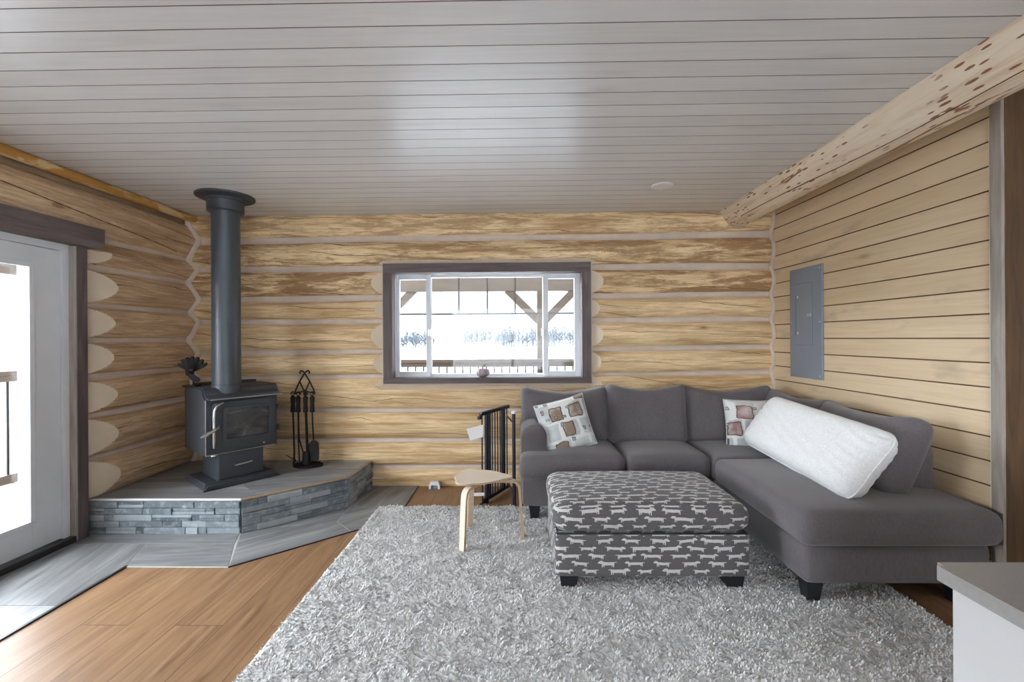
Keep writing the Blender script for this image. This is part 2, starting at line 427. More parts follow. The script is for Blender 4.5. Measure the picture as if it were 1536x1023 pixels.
def tube(bm, pts, r, n=8, mi=0, cap=True, closed=False, flat=None):
    pts = [Vector(p) for p in pts]; k = len(pts)
    rs = r if isinstance(r, (list, tuple)) else [r] * k
    rings = []; prev = None
    for i, p in enumerate(pts):
        if closed: t = (pts[(i + 1) % k] - pts[i - 1])
        else: t = (pts[min(i + 1, k - 1)] - pts[max(i - 1, 0)])
        t.normalize()
        if prev is None:
            a = Vector((0, 0, 1)) if abs(t.z) < .9 else Vector((1, 0, 0))
            nrm = t.cross(a).normalized()
        else:
            nrm = (prev - t * prev.dot(t)).normalized()
        prev = nrm; bn = t.cross(nrm)
        fx, fy = flat if flat else (1, 1)
        rings.append([bm.verts.new(p + (nrm * math.cos(2 * PI * j / n) * fx + bn * math.sin(2 * PI * j / n) * fy) * rs[i]) for j in range(n)])
    fs = []
    for i in range(k if closed else k - 1):
        A, B = rings[i], rings[(i + 1) % k]
        for j in range(n):
            fs.append(bm.faces.new((A[j], A[(j + 1) % n], B[(j + 1) % n], B[j])))
    if cap and not closed:
        fs.append(bm.faces.new(rings[0][::-1])); fs.append(bm.faces.new(rings[-1]))
    for f in fs: f.material_index = mi
    return rings

def lathe(bm, prof, n=24, origin=(0, 0, 0), mi=0, sx=1, sy=1):
    o = Vector(origin); rings = []
    for r, z in prof:
        rings.append([bm.verts.new(o + Vector((r * sx * math.cos(2 * PI * j / n), r * sy * math.sin(2 * PI * j / n), z))) for j in range(n)])
    for A, B in zip(rings, rings[1:]):
        for j in range(n):
            f = bm.faces.new((A[j], A[(j + 1) % n], B[(j + 1) % n], B[j])); f.material_index = mi
    f = bm.faces.new(rings[0][::-1]); f.material_index = mi
    f = bm.faces.new(rings[-1]); f.material_index = mi

def prism(bm, poly, z0, z1, mi=0, T=None, side=None):
    T = T or Matrix.Identity(4)
    a = [bm.verts.new(T @ Vector((x, y, z0))) for x, y in poly]; b = [bm.verts.new(T @ Vector((x, y, z1))) for x, y in poly]
    n = len(poly)
    f = bm.faces.new(a[::-1]); f.material_index = mi
    f = bm.faces.new(b); f.material_index = mi
    for i in range(n):
        f = bm.faces.new((a[i], a[(i + 1) % n], b[(i + 1) % n], b[i])); f.material_index = mi if side is None else side

def rcube(bm, hx, hy, hz, r, n=10, fn=None, T=None, mi=0, uvscale=None):
    """rounded, optionally crowned, subdivided box centred on the origin"""
    T = T or Matrix.Identity(4)
    cache = {}
    def vert(p):
        key = (round(p[0], 5), round(p[1], 5), round(p[2], 5))
        if key in cache: return cache[key]
        q = Vector((p[0] * hx, p[1] * hy, p[2] * hz))
        rr = r if isinstance(r, (tuple, list)) else (r, r, r)
        inner = Vector([max(-h + ri, min(h - ri, c)) for c, h, ri in zip(q, (hx, hy, hz), rr)])
        d = Vector([(a - b) / ri for a, b, ri in zip(q, inner, rr)])
        if d.length > 1e-6:
            m = max(abs(c) for c in d); d = d.normalized() * m
        q = inner + Vector([di * ri for di, ri in zip(d, rr)])
        if fn: q = fn(q)
        v = bm.verts.new(T @ q); cache[key] = v; return v
    def ts(k):  # denser near the ends
        return [math.sin(PI / 2 * (-1 + 2 * i / k)) for i in range(k + 1)]
    t = ts(n)
    for ax in range(3):
        for sg in (-1, 1):
            b, c = (ax + 1) % 3, (ax + 2) % 3
            g = []
            for i in t:
                row = []
                for j in t:
                    p = [0, 0, 0]; p[ax] = sg; p[b] = i; p[c] = j
                    row.append(vert(p))
                g.append(row)
            for i in range(n):
                for j in range(n):
                    q = (g[i][j], g[i + 1][j], g[i + 1][j + 1], g[i][j + 1])
                    f = bm.faces.new(q if sg > 0 else q[::-1]); f.material_index = mi

def put(name, bm, mats, parent=None, smooth=35, loc=None, recalc=True):
    if recalc: bmesh.ops.recalc_face_normals(bm, faces=bm.faces[:])
    me = bpy.data.meshes.new(name); bm.to_mesh(me); bm.free()
    for m in (mats if isinstance(mats, (list, tuple)) else [mats]):
        me.materials.append(M[m] if isinstance(m, str) else m)
    if smooth:
        me.polygons.foreach_set('use_smooth', [True] * len(me.polygons))
        me.set_sharp_from_angle(angle=math.radians(smooth))
    o = bpy.data.objects.new(name, me); C.objects.link(o)
    if parent is not None: o.parent = parent
    if loc: o.location = loc
    return o
def B(): return bmesh.new()
def tag(o, label, cat, group=None, kind=None):
    o['label'] = label; o['category'] = cat
    if group: o['group'] = group
    if kind: o['kind'] = kind
    return o
def thing(name, label, cat, loc=(0, 0, 0), rz=0, group=None):
    o = bpy.data.objects.new(name, None); C.objects.link(o); o.empty_display_size = .05
    o.location = loc; o.rotation_euler = (0, 0, rz)
    return tag(o, label, cat, group)
def struct(o, label=None, cat=None):
    o['kind'] = 'structure'
    if label: o['label'] = label; o['category'] = cat
    return o
def dup(root, loc, rz=0):
    r = root.copy(); C.objects.link(r); r.location = loc; r.rotation_euler = (0, 0, rz)
    for ch in list(root.children):
        c = ch.copy(); C.objects.link(c); c.parent = r
        for g in list(ch.children):
            d = g.copy(); C.objects.link(d); d.parent = c
    return r
def axes(o, u, v):
    """matrix with x = u, z = v (made square to u), y = the rest, at o"""
    u = Vector(u).normalized(); v = Vector(v); v = (v - u * v.dot(u)).normalized(); w = v.cross(u)
    return Matrix((( u.x, w.x, v.x, o[0]), (u.y, w.y, v.y, o[1]), (u.z, w.z, v.z, o[2]), (0, 0, 0, 1)))

# ------------------------------------------------------------------ the room
CZ, CZ2 = 2.615, 2.675            # ceiling heights left and right of the log beam
XL, YB = -3.2, 4.33               # chinking planes of the left and the back wall
REAR = -3.4
def xr(y): return 2.42 + (4.33 - y) * .027
WX0, WX1, WZ0, WZ1 = -1.295, .688, .992, 2.141    # outer edges of the dark window trim
def lerp(a, b, t): return a + (b - a) * t

# logs as (z bottom left, z bottom right, z top left, z top right, protrusion)
blogs = [(2.408, 2.424, 2.66, 2.66, .075), (2.13, 2.122, 2.352, 2.372, .08), (1.838, 1.852, 2.078, 2.068, .08),
         (1.616, 1.612, 1.786, 1.802, .062), (1.312, 1.344, 1.572, 1.568, .078), (1.070, 1.100, 1.268, 1.304, .068),
         (.746, .754, 1.030, 1.064, .08), (.456, .464, .712, .720, .075), (.199, .206, .422, .432, .068), (-.03, -.03, .170, .175, .06)]
llogs = [(2.205, 2.205, 2.525, 2.525, .08), (1.985, 1.985, 2.172, 2.172, .062), (1.70, 1.70, 1.95, 1.95, .08), (1.44, 1.44, 1.665, 1.665, .072),
         (1.165, 1.165, 1.405, 1.405, .075), (.885, .885, 1.13, 1.13, .078), (.565, .565, .85, .85, .08), (.235, .235, .53, .53, .08), (-.12, -.12, .20, .20, .078)]
def waves(seed, amp, n=5, fmin=.6, fmax=4):
    rr = random.Random(seed); w = [(rr.uniform(fmin, fmax), rr.uniform(0, 6.28), rr.uniform(.4, 1)) for _ in range(n)]
    return lambda s: amp * sum(a * math.sin(f * s + p) for f, p, a in w) / n
def prof(logs, smin, smax, key, grow=.0055):
    lw = [(waves(key + i, .012), waves(key + 50 + i, .012), waves(key + 90 + i, .010, 6, 1, 9)) for i in range(len(logs))]
    def edges(i, s):
        t = (s - smin) / (smax - smin); L = logs[i]
        return lerp(L[0], L[1], t) + lw[i][0](s) - grow, lerp(L[2], L[3], t) + lw[i][1](s) + grow
    def pro(i, s, t):
        return (logs[i][4] + lw[i][2](s)) * max(0, 1 - t * t) ** .58
    def at(s, z):
        for i in range(len(logs)):
            b, tt = edges(i, s)
            if b < z < tt: return pro(i, s, (z - (b + tt) / 2) / ((tt - b) / 2))
        return 0.0
    return edges, pro, at
def log_wall(logs, smin, smax, key, samples, place, limit, hole, brown):
    edges, pro, at = prof(logs, smin, smax, key)
    bm = B(); lid = bm.verts.layers.float.new('lid'); brl = bm.verts.layers.float.new('brown')
    NT = 30
    for i in range(len(logs)):
        cols = []
        for s in samples:
            b, t = edges(i, s); col = []
            for k in range(NT + 1):
                a = -math.cos(PI * k / NT); a = a * .55 + (-1 + 2 * k / NT) * .45
                z = (b + t) / 2 + a * (t - b) / 2
                p = pro(i, s, a); L = limit(s, z); cut = p > L
                p = min(p, L)
                if k in (0, NT): p = -.03; z += -.012 if k == 0 else .012
                v = bm.verts.new(place(s, z, p)); v[lid] = key + i; v[brl] = brown[i]; col.append((v, cut, z))
            cols.append(col)
        for j in range(len(samples) - 1):
            for k in range(NT):
                q = [cols[j][k], cols[j + 1][k], cols[j + 1][k + 1], cols[j][k + 1]]
                if hole((samples[j] + samples[j + 1]) / 2, sum(x[2] for x in q) / 4): continue
                f = bm.faces.new([x[0] for x in q]); f.material_index = 1 if all(x[1] for x in q) else 0
    # chinking: a shallow cove between the logs, its own mesh
    cb = B()
    for i in range(len(logs) - 1):
        cols = []
        for s in samples:
            zb = edges(i + 1, s)[1] - .008; zt = edges(i, s)[0] + .008; col = []
            for k in range(7):
                a = k / 6
                p = .016 + .010 * (2 * a - 1) ** 2
                z = lerp(zb, zt, a); p = min(p, limit(s, z) + .004)
                col.append((cb.verts.new(place(s, z, p)), z))
            cols.append(col)
        for j in range(len(samples) - 1):
            for k in range(6):
                if hole((samples[j] + samples[j + 1]) / 2, (cols[j][k][1] + cols[j][k + 1][1]) / 2): continue
                cb.faces.new([x[0] for x in (cols[j][k], cols[j + 1][k], cols[j + 1][k + 1], cols[j][k + 1])])
    return bm, cb, at
def steps(a, b, h): n = max(1, round((b - a) / h)); return [a + (b - a) * i / n for i in range(n + 1)]

# back wall
def lim_back(s, z):
    dx = max(WX0 - s, s - WX1, 0); dz = max(WZ0 - .02 - z, z - WZ1 - .005, 0)
    if dx + dz == 0: return .0
    return .012 + .55 * dx + 1.6 * dz
def hole_back(s, z): return WX0 + .03 < s < WX1 - .03 and WZ0 + .03 < z < WZ1 - .03
ss = steps(-3.3, WX0 - .2, .03) + steps(WX0 - .2, WX0 + .05, .004)[1:] + steps(WX0 + .05, WX1 - .05, .03)[1:] + steps(WX1 - .05, WX1 + .2, .005)[1:] + steps(WX1 + .2, 2.44, .03)[1:]
bm, cb, back_at = log_wall(blogs, -3.2, 2.42, 11, ss, lambda s, z, p: Vector((s, YB - p, z)), lim_back, hole_back, (.75, .95, 1.0, .35, .30, .35, .30, .25, .25, .2))
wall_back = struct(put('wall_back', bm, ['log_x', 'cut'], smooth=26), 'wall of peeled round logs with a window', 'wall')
put('chinking', cb, 'chink', wall_back)
bm = B()   # solid core behind the logs, with the window opening
for a in ((-3.4, WX0 + .05, -.1, 2.8), (WX1 - .05, 2.6, -.1, 2.8), (WX0 + .05, WX1 - .05, -.1, WZ0 + .04), (WX0 + .05, WX1 - .05, WZ1 - .04, 2.8)):
    box(bm, a[0], a[1], YB + .012, YB + .2, a[2], a[3])
put('wall_core', bm, 'ext', wall_back, smooth=0)

# left wall; its door opening
DY0, DY1, DZ = 2.06, 3.19, 2.10
def lim_left(s, z):
    d = max(.75 - s, s - DY1, z - DZ)
    if d < 0: return 0
    return .008 + (.28 if z < DZ else 3.0) * d
def hole_left(s, z): return .85 < s < DY1 - .04 and z < DZ - .02
ss = steps(REAR, 1.9, .08) + steps(1.9, DY1 - .03, .03)[1:] + steps(DY1 - .03, DY1 + .30, .004)[1:] + steps(DY1 + .28, 4.42, .03)[1:]
bm, cb, left_at = log_wall(llogs, REAR, 4.4, 31, ss, lambda s, z, p: Vector((XL + p, s, z)), lim_left, hole_left, (.45, .5, .35, .4, .35, .4, .5, .45, .4))
wall_left = struct(put('wall_left', bm, ['log_y_shaded', 'cut'], smooth=26), 'log wall with a glazed door', 'wall')
put('chinking', cb, 'chink', wall_left)
bm = B()
for a in ((REAR, .85, -.1, 2.8), (.85, DY1 - .04, DZ - .02, 2.8), (DY1 - .04, 4.5, -.1, 2.8)):
    box(bm, XL - .2, XL - .012, a[0], a[1], a[2], a[3])
put('wall_core', bm, 'ext', wall_left, smooth=0)

bm = B(); pts = []; wq = waves(17, .012, 5, 2, 9)
for y in steps(1.2, 4.08, .03):
    z = 2.39 - (y - 2.69) * .108 + wq(y); pts.append((XL + min(left_at(y, z), lim_left(y, z)) - .0005, y, z))
tube(bm, pts, [.0012 + .0035 * abs(math.sin(i * 1.9)) ** .5 for i in range(len(pts))], 5); put('drying_check', bm, 'groove_pine', wall_left)
# caulk beads in the corners follow the logs
bm = B(); pts = []
for z in np.arange(.24, 2.62, .02):
    px = XL + max(left_at(4.27, z), .022); py = YB - max(back_at(-3.15, z), .022)
    pts.append((px + .004, py - .004, z))
sm = [pts[0]] + [tuple((pts[i - 1][k] + 2 * pts[i][k] + pts[i + 1][k]) / 4 for k in range(3)) for i in range(1, len(pts) - 1)] + [pts[-1]]
tube(bm, sm, .029, 8); put('corner_bead', bm, 'chink', wall_back, smooth=60)
bm = B(); pts = []
for z in np.arange(.0, 2.66, .02):
    pts.append((xr(4.3) - .006, YB - max(back_at(2.41, z), .02) + .002, z))
sm = [pts[0]] + [tuple((pts[i - 1][k] + 2 * pts[i][k] + pts[i + 1][k]) / 4 for k in range(3)) for i in range(1, len(pts) - 1)] + [pts[-1]]
tube(bm, sm, .021, 8); put('corner_bead', bm, 'chink', wall_back, smooth=60)

def boards(s0, s1, a0, a1, pitch, place, gw=.004, gd=.006, off=0):
    """flat boards with real V-grooves; s runs along the boards, a across them"""
    bm = B(); rows = [(a0, 0.0, 0)]
    k = math.ceil((a0 - off) / pitch)
    while off + k * pitch < a1:
        c = off + k * pitch
        rows += [(c - gw, 0, 0), (c - gw * .35, gd, 1), (c + gw * .35, gd, 1), (c + gw, 0, 1)]
        k += 1
    rows.append((a1, 0, 0))
    ssx = steps(s0, s1, .5)
    vs = [[bm.verts.new(place(s, a, d)) for s in ssx] for a, d, _ in rows]
    for i in range(len(rows) - 1):
        for j in range(len(ssx) - 1):
            f = bm.faces.new((vs[i][j], vs[i][j + 1], vs[i + 1][j + 1], vs[i + 1][j])); f.material_index = rows[i + 1][2] and (1 if rows[i][1] or rows[i + 1][1] else 0)
    return bm
bm = boards(-3.3, 2.08, REAR, 4.36, CP, lambda s, a, d: Vector((s, a, CZ + d)), .0024, .005, off=.005)
ceiling = struct(put('ceiling', bm, ['ceil', 'groove'], smooth=0, recalc=False), 'whitewashed board ceiling', 'ceiling')
bm = boards(2.04, 5.0, REAR, 4.36, CP, lambda s, a, d: Vector((s, a, CZ2 + d)), .0024, .005, off=.005)
box(bm, -3.4, 2.06, REAR - .1, 4.5, CZ + .02, CZ + .12); box(bm, 2.06, 5.1, REAR - .1, 4.5, CZ2 + .02, CZ2 + .12)
put('upper_boards', bm, ['ceil', 'groove'], ceiling, smooth=0, recalc=False)

WY = 2.372
bm = boards(WY, 4.36, -.05, 2.69, WP, lambda s, a, d: Vector((xr(s) + d, s, a)), off=2.05)
wall_right = struct(put('wall_right', bm, ['pine', 'groove_pine'], smooth=0, recalc=False), 'wall of horizontal pine boards', 'wall')
bm = B(); T = None
prism(bm, [(xr(WY) + .012, WY), (xr(WY) + .14, WY), (2.56, 4.4), (xr(4.36) + .012, 4.4)], -.05, 2.69)
put('wall_core', bm, 'ext', wall_right, smooth=0)
# dark timber at the near end of that wall, with its weathered sawn edge
bm = B(); box(bm, 2.468, 3.3, 2.300, WY - .006, -.05, CZ2 + .02, .004)
post = struct(put('trim_1', bm, 'post', smooth=0), 'dark brown timber ending the pine wall', 'trim')
bm = B(); box(bm, 2.452, 2.469, 2.302, WY - .012, -.05, CZ2 + .02, .003)
put('sawn_edge', bm, 'weathered', post, smooth=0)
bm = B(); tube(bm, [(2.468, WY - .004, z) for z in np.arange(0, 2.68, .15)], .007, 6); put('caulk', bm, 'caulk', post)
# rest of the house, behind and to the right of the camera
bm = B(); box(bm, 4.9, 5.0, REAR, 2.4, -.1, 2.75); struct(put('wall_far_right', bm, 'plaster', smooth=0))
bm = B(); box(bm, 3.28, 5.0, 2.34, 2.44, -.1, 2.75); struct(put('wall_passage', bm, 'plaster', smooth=0))
RX0, RX1, RZ0, RZ1 = -1.9, 3.8, .5, 2.3
bm = B()
for a in ((-3.4, RX0, -.1, 2.75), (RX1, 5.1, -.1, 2.75), (RX0, RX1, -.1, RZ0), (RX0, RX1, RZ1, 2.75)):
    box(bm, a[0], a[1], REAR - .15, REAR, a[2], a[3])
struct(put('wall_rear', bm, 'plaster', smooth=0))
w3 = bpy.data.objects.new('added_rear_window', None); C.objects.link(w3); struct(w3)  # unseen window, added and sized to bring sky light in from behind
bm = B()
for x in (RX0, -.2, 1.4, RX1 - .06): box(bm, x, x + .06, REAR - .12, REAR - .04, RZ0, RZ1)
for z in (RZ0, RZ1 - .06): box(bm, RX0, RX1, REAR - .118, REAR - .042, z, z + .06)
put('window_frame', bm, 'white_vinyl', w3, smooth=0)
bm = B(); box(bm, RX0, RX1, REAR - .085, REAR - .08, RZ0, RZ1); put('glass', bm, 'glass', w3, smooth=0)
# floor
bm = B(); box(bm, -3.3, 5.0, REAR, 4.4, -.06, 0); floor = struct(put('floor', bm, 'laminate', smooth=0), 'oak laminate floor', 'floor')
# grey tiles around the hearth, each laid with its own grain direction, 4 mm above the laminate
def tiles(polys, name, parent, zt, edge=.003):
    bm = B(); uvl = bm.loops.layers.uv.new('UVMap')
    for poly, ang, seed in polys:
        cx = sum(p[0] for p in poly) / len(poly); cy = sum(p[1] for p in poly) / len(poly)
        n = len(poly); q = []
        for i in range(n):                      # inset by the grout joint
            p0, p1, p2 = Vector(poly[i - 1]), Vector(poly[i]), Vector(poly[(i + 1) % n])
            d1 = (p1 - p0).normalized(); d2 = (p2 - p1).normalized()
            n1 = Vector((-d1.y, d1.x)); n2 = Vector((-d2.y, d2.x))
            b = (n1 + n2); b = b / max(.2, b.dot(n1)); q.append(p1 + b * edge)
        f = bm.faces.new([bm.verts.new((p.x, p.y, zt)) for p in q])
        lo = [bm.verts.new((p.x, p.y, zt - .004)) for p in q]; up = list(f.verts)
        sides = [bm.faces.new((lo[i], lo[(i + 1) % n], up[(i + 1) % n], up[i])) for i in range(n)]
        c, s = math.cos(ang), math.sin(ang)
        for ff in [f] + sides:
            for l in ff.loops: l[uvl].uv = (l.vert.co.x * c + l.vert.co.y * s + seed * 3.1, -l.vert.co.x * s + l.vert.co.y * c + seed * 1.7)
    return put(name, bm, 'tile', parent, smooth=0)
A45 = math.atan2(.53, .60)
tb = B(); prism(tb, [(-3.25, .3), (-2.475, .3), (-2.475, 2.764), (-1.82, 2.764), (-.975, 3.51), (-.975, 4.36), (-3.25, 4.36)], -.001, .0035)
put('grout', tb, 'grout', floor, smooth=0)
tiles([([(-3.25, .3), (-2.475, .3), (-2.475, 1.35), (-3.25, 1.35)], PI / 2, 1), ([(-3.25, 1.35), (-2.475, 1.35), (-2.475, 2.35), (-3.25, 2.35)], PI / 2, 2),
       ([(-3.25, 2.35), (-2.475, 2.35), (-2.475, 2.764), (-2.6, 3.07), (-3.25, 3.07)], PI / 2 + .25, 3),
       ([(-2.475, 2.764), (-1.82, 2.764), (-1.98, 3.07), (-2.6, 3.07)], .06, 4),
       ([(-3.25, 3.07), (-1.98, 3.07), (-2.06, 3.27), (-3.25, 3.27)], .03, 5),
       ([(-1.82, 2.764), (-1.245, 3.272), (-1.42, 3.45), (-2.06, 3.27)], A45, 6), ([(-2.06, 3.27), (-1.42, 3.45), (-1.44, 3.80), (-1.9, 3.4)], A45, 7),
       ([(-1.245, 3.272), (-.975, 3.51), (-.975, 3.60), (-1.44, 3.80), (-1.42, 3.45)], A45, 8),
       ([(-1.22, 3.705), (-.975, 3.60), (-.975, 4.33), (-1.19, 4.33)], 1.45, 9), ([(-1.5, 3.826), (-1.22, 3.705), (-1.19, 4.33), (-1.46, 4.33)], 1.4, 10)],
      'tile_border', floor, .0055)
tb = B(); box(tb, -2.478, -2.462, .3, 2.77, -.001, .008)
put('edge_strip', tb, 'tile_edge', floor, smooth=0)
tb = B()
for a, b in (((-1.82, 2.758), (-.972, 3.507)), ((-.972, 3.507), (-.972, 4.33))):
    tube(tb, [(a[0], a[1], .003), (b[0], b[1], .003)], .005, 6)
put('edge_strip', tb, 'tile_edge', floor, smooth=0)
tb = B(); tube(tb, [(-2.47, 2.76, .003), (-1.82, 2.76, .003)], .0035, 6); put('edge_strip', tb, 'grout', floor, smooth=0)

# orange pine strip under the ceiling along the left wall
bm = B(); w = waves(3, .012, 6, 1, 8)
tube(bm, [(XL + .075 + w(y) * .5, y, CZ - .032 + w(y + 9) * .4) for y in steps(REAR, 4.26, .08)], [.036 + w(y * 1.7) * .4 for y in steps(REAR, 4.26, .08)], 10)
struct(put('trim_2', bm, 'foam', smooth=60), 'orange pine strip along the top of the left wall', 'trim')

# ------------------------------------------------------------------ back window
win = bpy.data.objects.new('window_1', None); C.objects.link(win); win.location = (0, 0, 0)
struct(win, 'white slider window in a dark stained wood surround', 'window')
IX0, IX1, IZ0, IZ1 = -1.206, .602, 1.046, 2.052
TF = YB - .085
def casing(name, x0, x1, z0, z1, mat):
    bm = B(); box(bm, x0, x1, TF, YB + .03, z0, z1, .004); return put(name, bm, mat, win, smooth=0)
casing('casing_head', WX0, WX1, IZ1, WZ1, 'dark_x'); casing('casing_sill', WX0, WX1, WZ0, IZ0, 'dark_x')
casing('casing_side', WX0, IX0, IZ0, IZ1, 'dark_z'); casing('casing_side', IX1, WX1, IZ0, IZ1, 'dark_z')
bm = B()
for x in (WX0 - .006, WX1 + .006): box(bm, x - .006, x + .006, TF + .03, YB - .0, WZ0 - .01, WZ1 + .01)
for z in (WZ0 - .006, WZ1 + .006): box(bm, WX0 - .012, WX1 + .012, TF + .03, YB - .0, z - .006, z + .006)
put('caulk', bm, 'chink', win, smooth=0)
FY = 4.43
bm = B()   # jamb liner
box(bm, IX0 - .02, IX0, YB + .02, FY + .06, IZ0 - .02, IZ1 + .02); box(bm, IX1, IX1 + .02, YB + .02, FY + .06, IZ0 - .02, IZ1 + .02)
box(bm, IX0, IX1, YB + .02, FY + .06, IZ0 - .02, IZ0); box(bm, IX0, IX1, YB + .02, FY + .06, IZ1, IZ1 + .02)
put('jamb_liner', bm, 'white_vinyl', win, smooth=0)
def sash(name, x0, x1, z0, z1, fr, y):
    bm = B(); l, r, b, t = fr
    box(bm, x0, x0 + l, y, y + .05, z0, z1, .003); box(bm, x1 - r, x1, y, y + .05, z0, z1, .003)
    box(bm, x0 + l, x1 - r, y + .001, y + .049, z0, z0 + b, .003); box(bm, x0 + l, x1 - r, y + .001, y + .049, z1 - t, z1, .003)
    return put(name, bm, 'white_vinyl', win, smooth=0)
PX = [(-1.180, -.912), (-.868, .240), (.292, .548)]
sa = sash('sash', IX0, -.872, IZ0, IZ1, (.028, .042, .05, .045), FY - .03)
sb = sash('fixed_frame', -.872, .245, IZ0, IZ1, (.005, .006, .026, .024), FY)
sc_ = sash('sash', .243, IX1, IZ0, IZ1, (.05, .053, .05, .045), FY - .03)
for s_, (x0, x1), yy in ((sa, PX[0], FY), (sb, PX[1], FY + .03), (sc_, PX[2], FY)):
    bm = B(); box(bm, x0 - .01, x1 + .01, yy - .002, yy + .002, IZ0 + .02, IZ1 - .02); put('pane', bm, 'glass', s_, smooth=0)
    bm = B(); box(bm, x0 - .002, x1 + .002, yy + .006, yy + .014, 1.659, 1.674)
    if s_ is sb:
        for x in (-.597, -.311, -.033): box(bm, x - .0065, x + .0065, yy + .0065, yy + .0135, 1.67, IZ1 - .02)
    put('grille', bm, 'grille', s_, smooth=0)
for s_, x in ((sa, -.878), (sc_, .236)):
    bm = B(); box(bm, x - .012, x + .014, FY - .05, FY - .028, 1.44, 1.52, .006); put('latch', bm, 'chrome', s_, smooth=0)

# ------------------------------------------------------------------ patio door on the left
door = bpy.data.objects.new('door_1', None); C.objects.link(door); door.location = (XL, 2.6, 0)
struct(door, 'white glazed door in a dark stained wood surround', 'door')
OFF = Matrix.Translation((-XL, -2.6, 0))
def dput(name, bm, mat, par=door, smooth=0):
    if par is door: bm.transform(OFF)
    else: bm.transform(OFF)
    return put(name, bm, mat, par, smooth=smooth)
CF = -3.12
bm = B(); box(bm, XL - .03, CF, 3.11, 3.19, 0, 2.10, .004); dput('casing_side', bm, 'dark_z')
bm = B(); box(bm, XL - .03, CF, 1.98, 2.06, 0, 2.10, .004); dput('casing_side', bm, 'dark_z')
bm = B(); prism(bm, [(.75, 2.095), (3.245, 2.095), (3.285, 2.125), (3.285, 2.245), (.75, 2.245)], 0, .14, T=Matrix(((0, 0, 1, -3.22), (1, 0, 0, 0), (0, 1, 0, 0), (0, 0, 0, 1))))
dput('casing_head', bm, 'dark_y')
bm = B(); box(bm, -3.172, -3.1205, 3.102, 3.112, .01, 2.09, .003); dput('sawn_edge', bm, 'weathered')
JX = -3.17
bm = B()
box(bm, XL - .12, JX, 3.06, 3.108, .02, 2.095); box(bm, XL - .12, JX, 2.06, 2.11, .02, 2.095); box(bm, XL - .12, JX, 2.11, 3.06, 2.05, 2.095)
dput('door_frame', bm, 'white_door')
GY0, GY1, GZ0, GZ1 = 2.29, 2.872, .225, 1.925
bm = B(); x0, x1 = XL - .08, XL + .015
box(bm, x0, x1, GY1, 3.058, .05, 2.046, .003); box(bm, x0, x1, 2.112, GY0, .05, 2.046, .003)
box(bm, x0, x1, GY0, GY1, .05, GZ0); box(bm, x0, x1, GY0, GY1, GZ1, 2.046)
leaf = dput('door_leaf', bm, 'white_door')
bm = B()
for a in ((GY1 - .022, GY1 + .012, GZ0, GZ1), (GY0 - .012, GY0 + .022, GZ0, GZ1), (GY0, GY1, GZ0 - .012, GZ0 + .022), (GY0, GY1, GZ1 - .022, GZ1 + .012)):
    box(bm, x1 - .002, x1 + .014, a[0], a[1], a[2], a[3], .005)
dput('glazing_bead', bm, 'white_door', leaf)
bm = B(); box(bm, XL - .04, XL - .034, GY0, GY1, GZ0, GZ1); dput('pane', bm, 'glass', leaf)
bm = B(); tube(bm, [(x1, 2.2, 1.0), (x1 + .05, 2.2, 1.0), (x1 + .055, 2.21, 1.0), (x1 + .055, 2.31, 1.0)], .01, 8); dput('handle', bm, 'chrome', leaf)
bm = B(); box(bm, XL - .14, -3.125, 2.06, 3.11, 0.0, .045, .006); dput('threshold', bm, 'tile_edge')

d2 = bpy.data.objects.new('added_light_door', None); C.objects.link(d2); struct(d2, 'unseen glazed door leaf, added beside the first for left daylight', 'door')  # out-of-view leaf, added to let in more daylight from the left
bm = B(); box(bm, XL - .03, CF, .80, .88, 0, 2.10); put('casing_side', bm, 'dark_z', d2, smooth=0)
bm = B()
for a in ((1.86, 1.98, .02, 2.095), (.88, 1.0, .02, 2.095), (1.0, 1.86, .02, .225), (1.0, 1.86, 1.925, 2.095)): box(bm, XL - .08, XL + .015, *a)
put('door_leaf', bm, 'white_door', d2, smooth=0)
bm = B(); box(bm, XL - .04, XL - .034, 1.0, 1.86, .225, 1.925); put('pane', bm, 'glass', d2, smooth=0)

# ------------------------------------------------------------------ log beam
bm = B(); w1 = waves(71, .010, 5, .8, 4); w2 = waves(72, .012, 5, .8, 5)
ys = steps(REAR, 4.285, .06); NB = 40; rings = []
for y in ys:
    t = (y - 2.3) / 2.0
    r = .172 - .013 * t + w1(y); cx = 2.07 + .012 * t; cz = 2.625
    ring = []
    for j in range(NB):
        a = 2 * PI * j / NB
        ring.append(bm.verts.new((cx + (r + w2(y + 3 * math.sin(a)) * .6) * math.cos(a), y, min(cz + r * math.sin(a), CZ2 + .01))))
    rings.append(ring)
for A_, B_ in zip(rings, rings[1:]):
    for j in range(NB): bm.faces.new((A_[j], A_[(j + 1) % NB], B_[(j + 1) % NB], B_[j]))
bm.faces.new(rings[0]); bm.faces.new(rings[-1])
beam = tag(put('log_beam', bm, 'beam', smooth=50), 'pale peeled log beam with brown bark flecks above the pine wall', 'beam', kind='structure')
bm = B(); tube(bm, [(2.083 + .152 * math.cos(a), 4.262, 2.625 + .152 * math.sin(a)) for a in np.linspace(PI * 1.02, PI * 1.98, 24)], .012, 6)
put('caulk', bm, 'chink', beam)
# long drying check, a dark groove in the lower face
bm = B(); tube(bm, [(2.07 + .012 * ((y - 2.3) / 2) + (.172 - .013 * (y - 2.3) / 2 + w1(y) - .0012) * math.cos(a_), y, 2.625 + (.172 - .013 * (y - 2.3) / 2 + w1(y) - .0012) * math.sin(a_))
     for y, a_ in [(y, math.radians(238 + 10 * math.sin(y * .9) + 3 * math.sin(y * 3.1))) for y in steps(.2, 4.0, .06)]], .0035, 5)
put('drying_check', bm, 'groove_pine', beam)

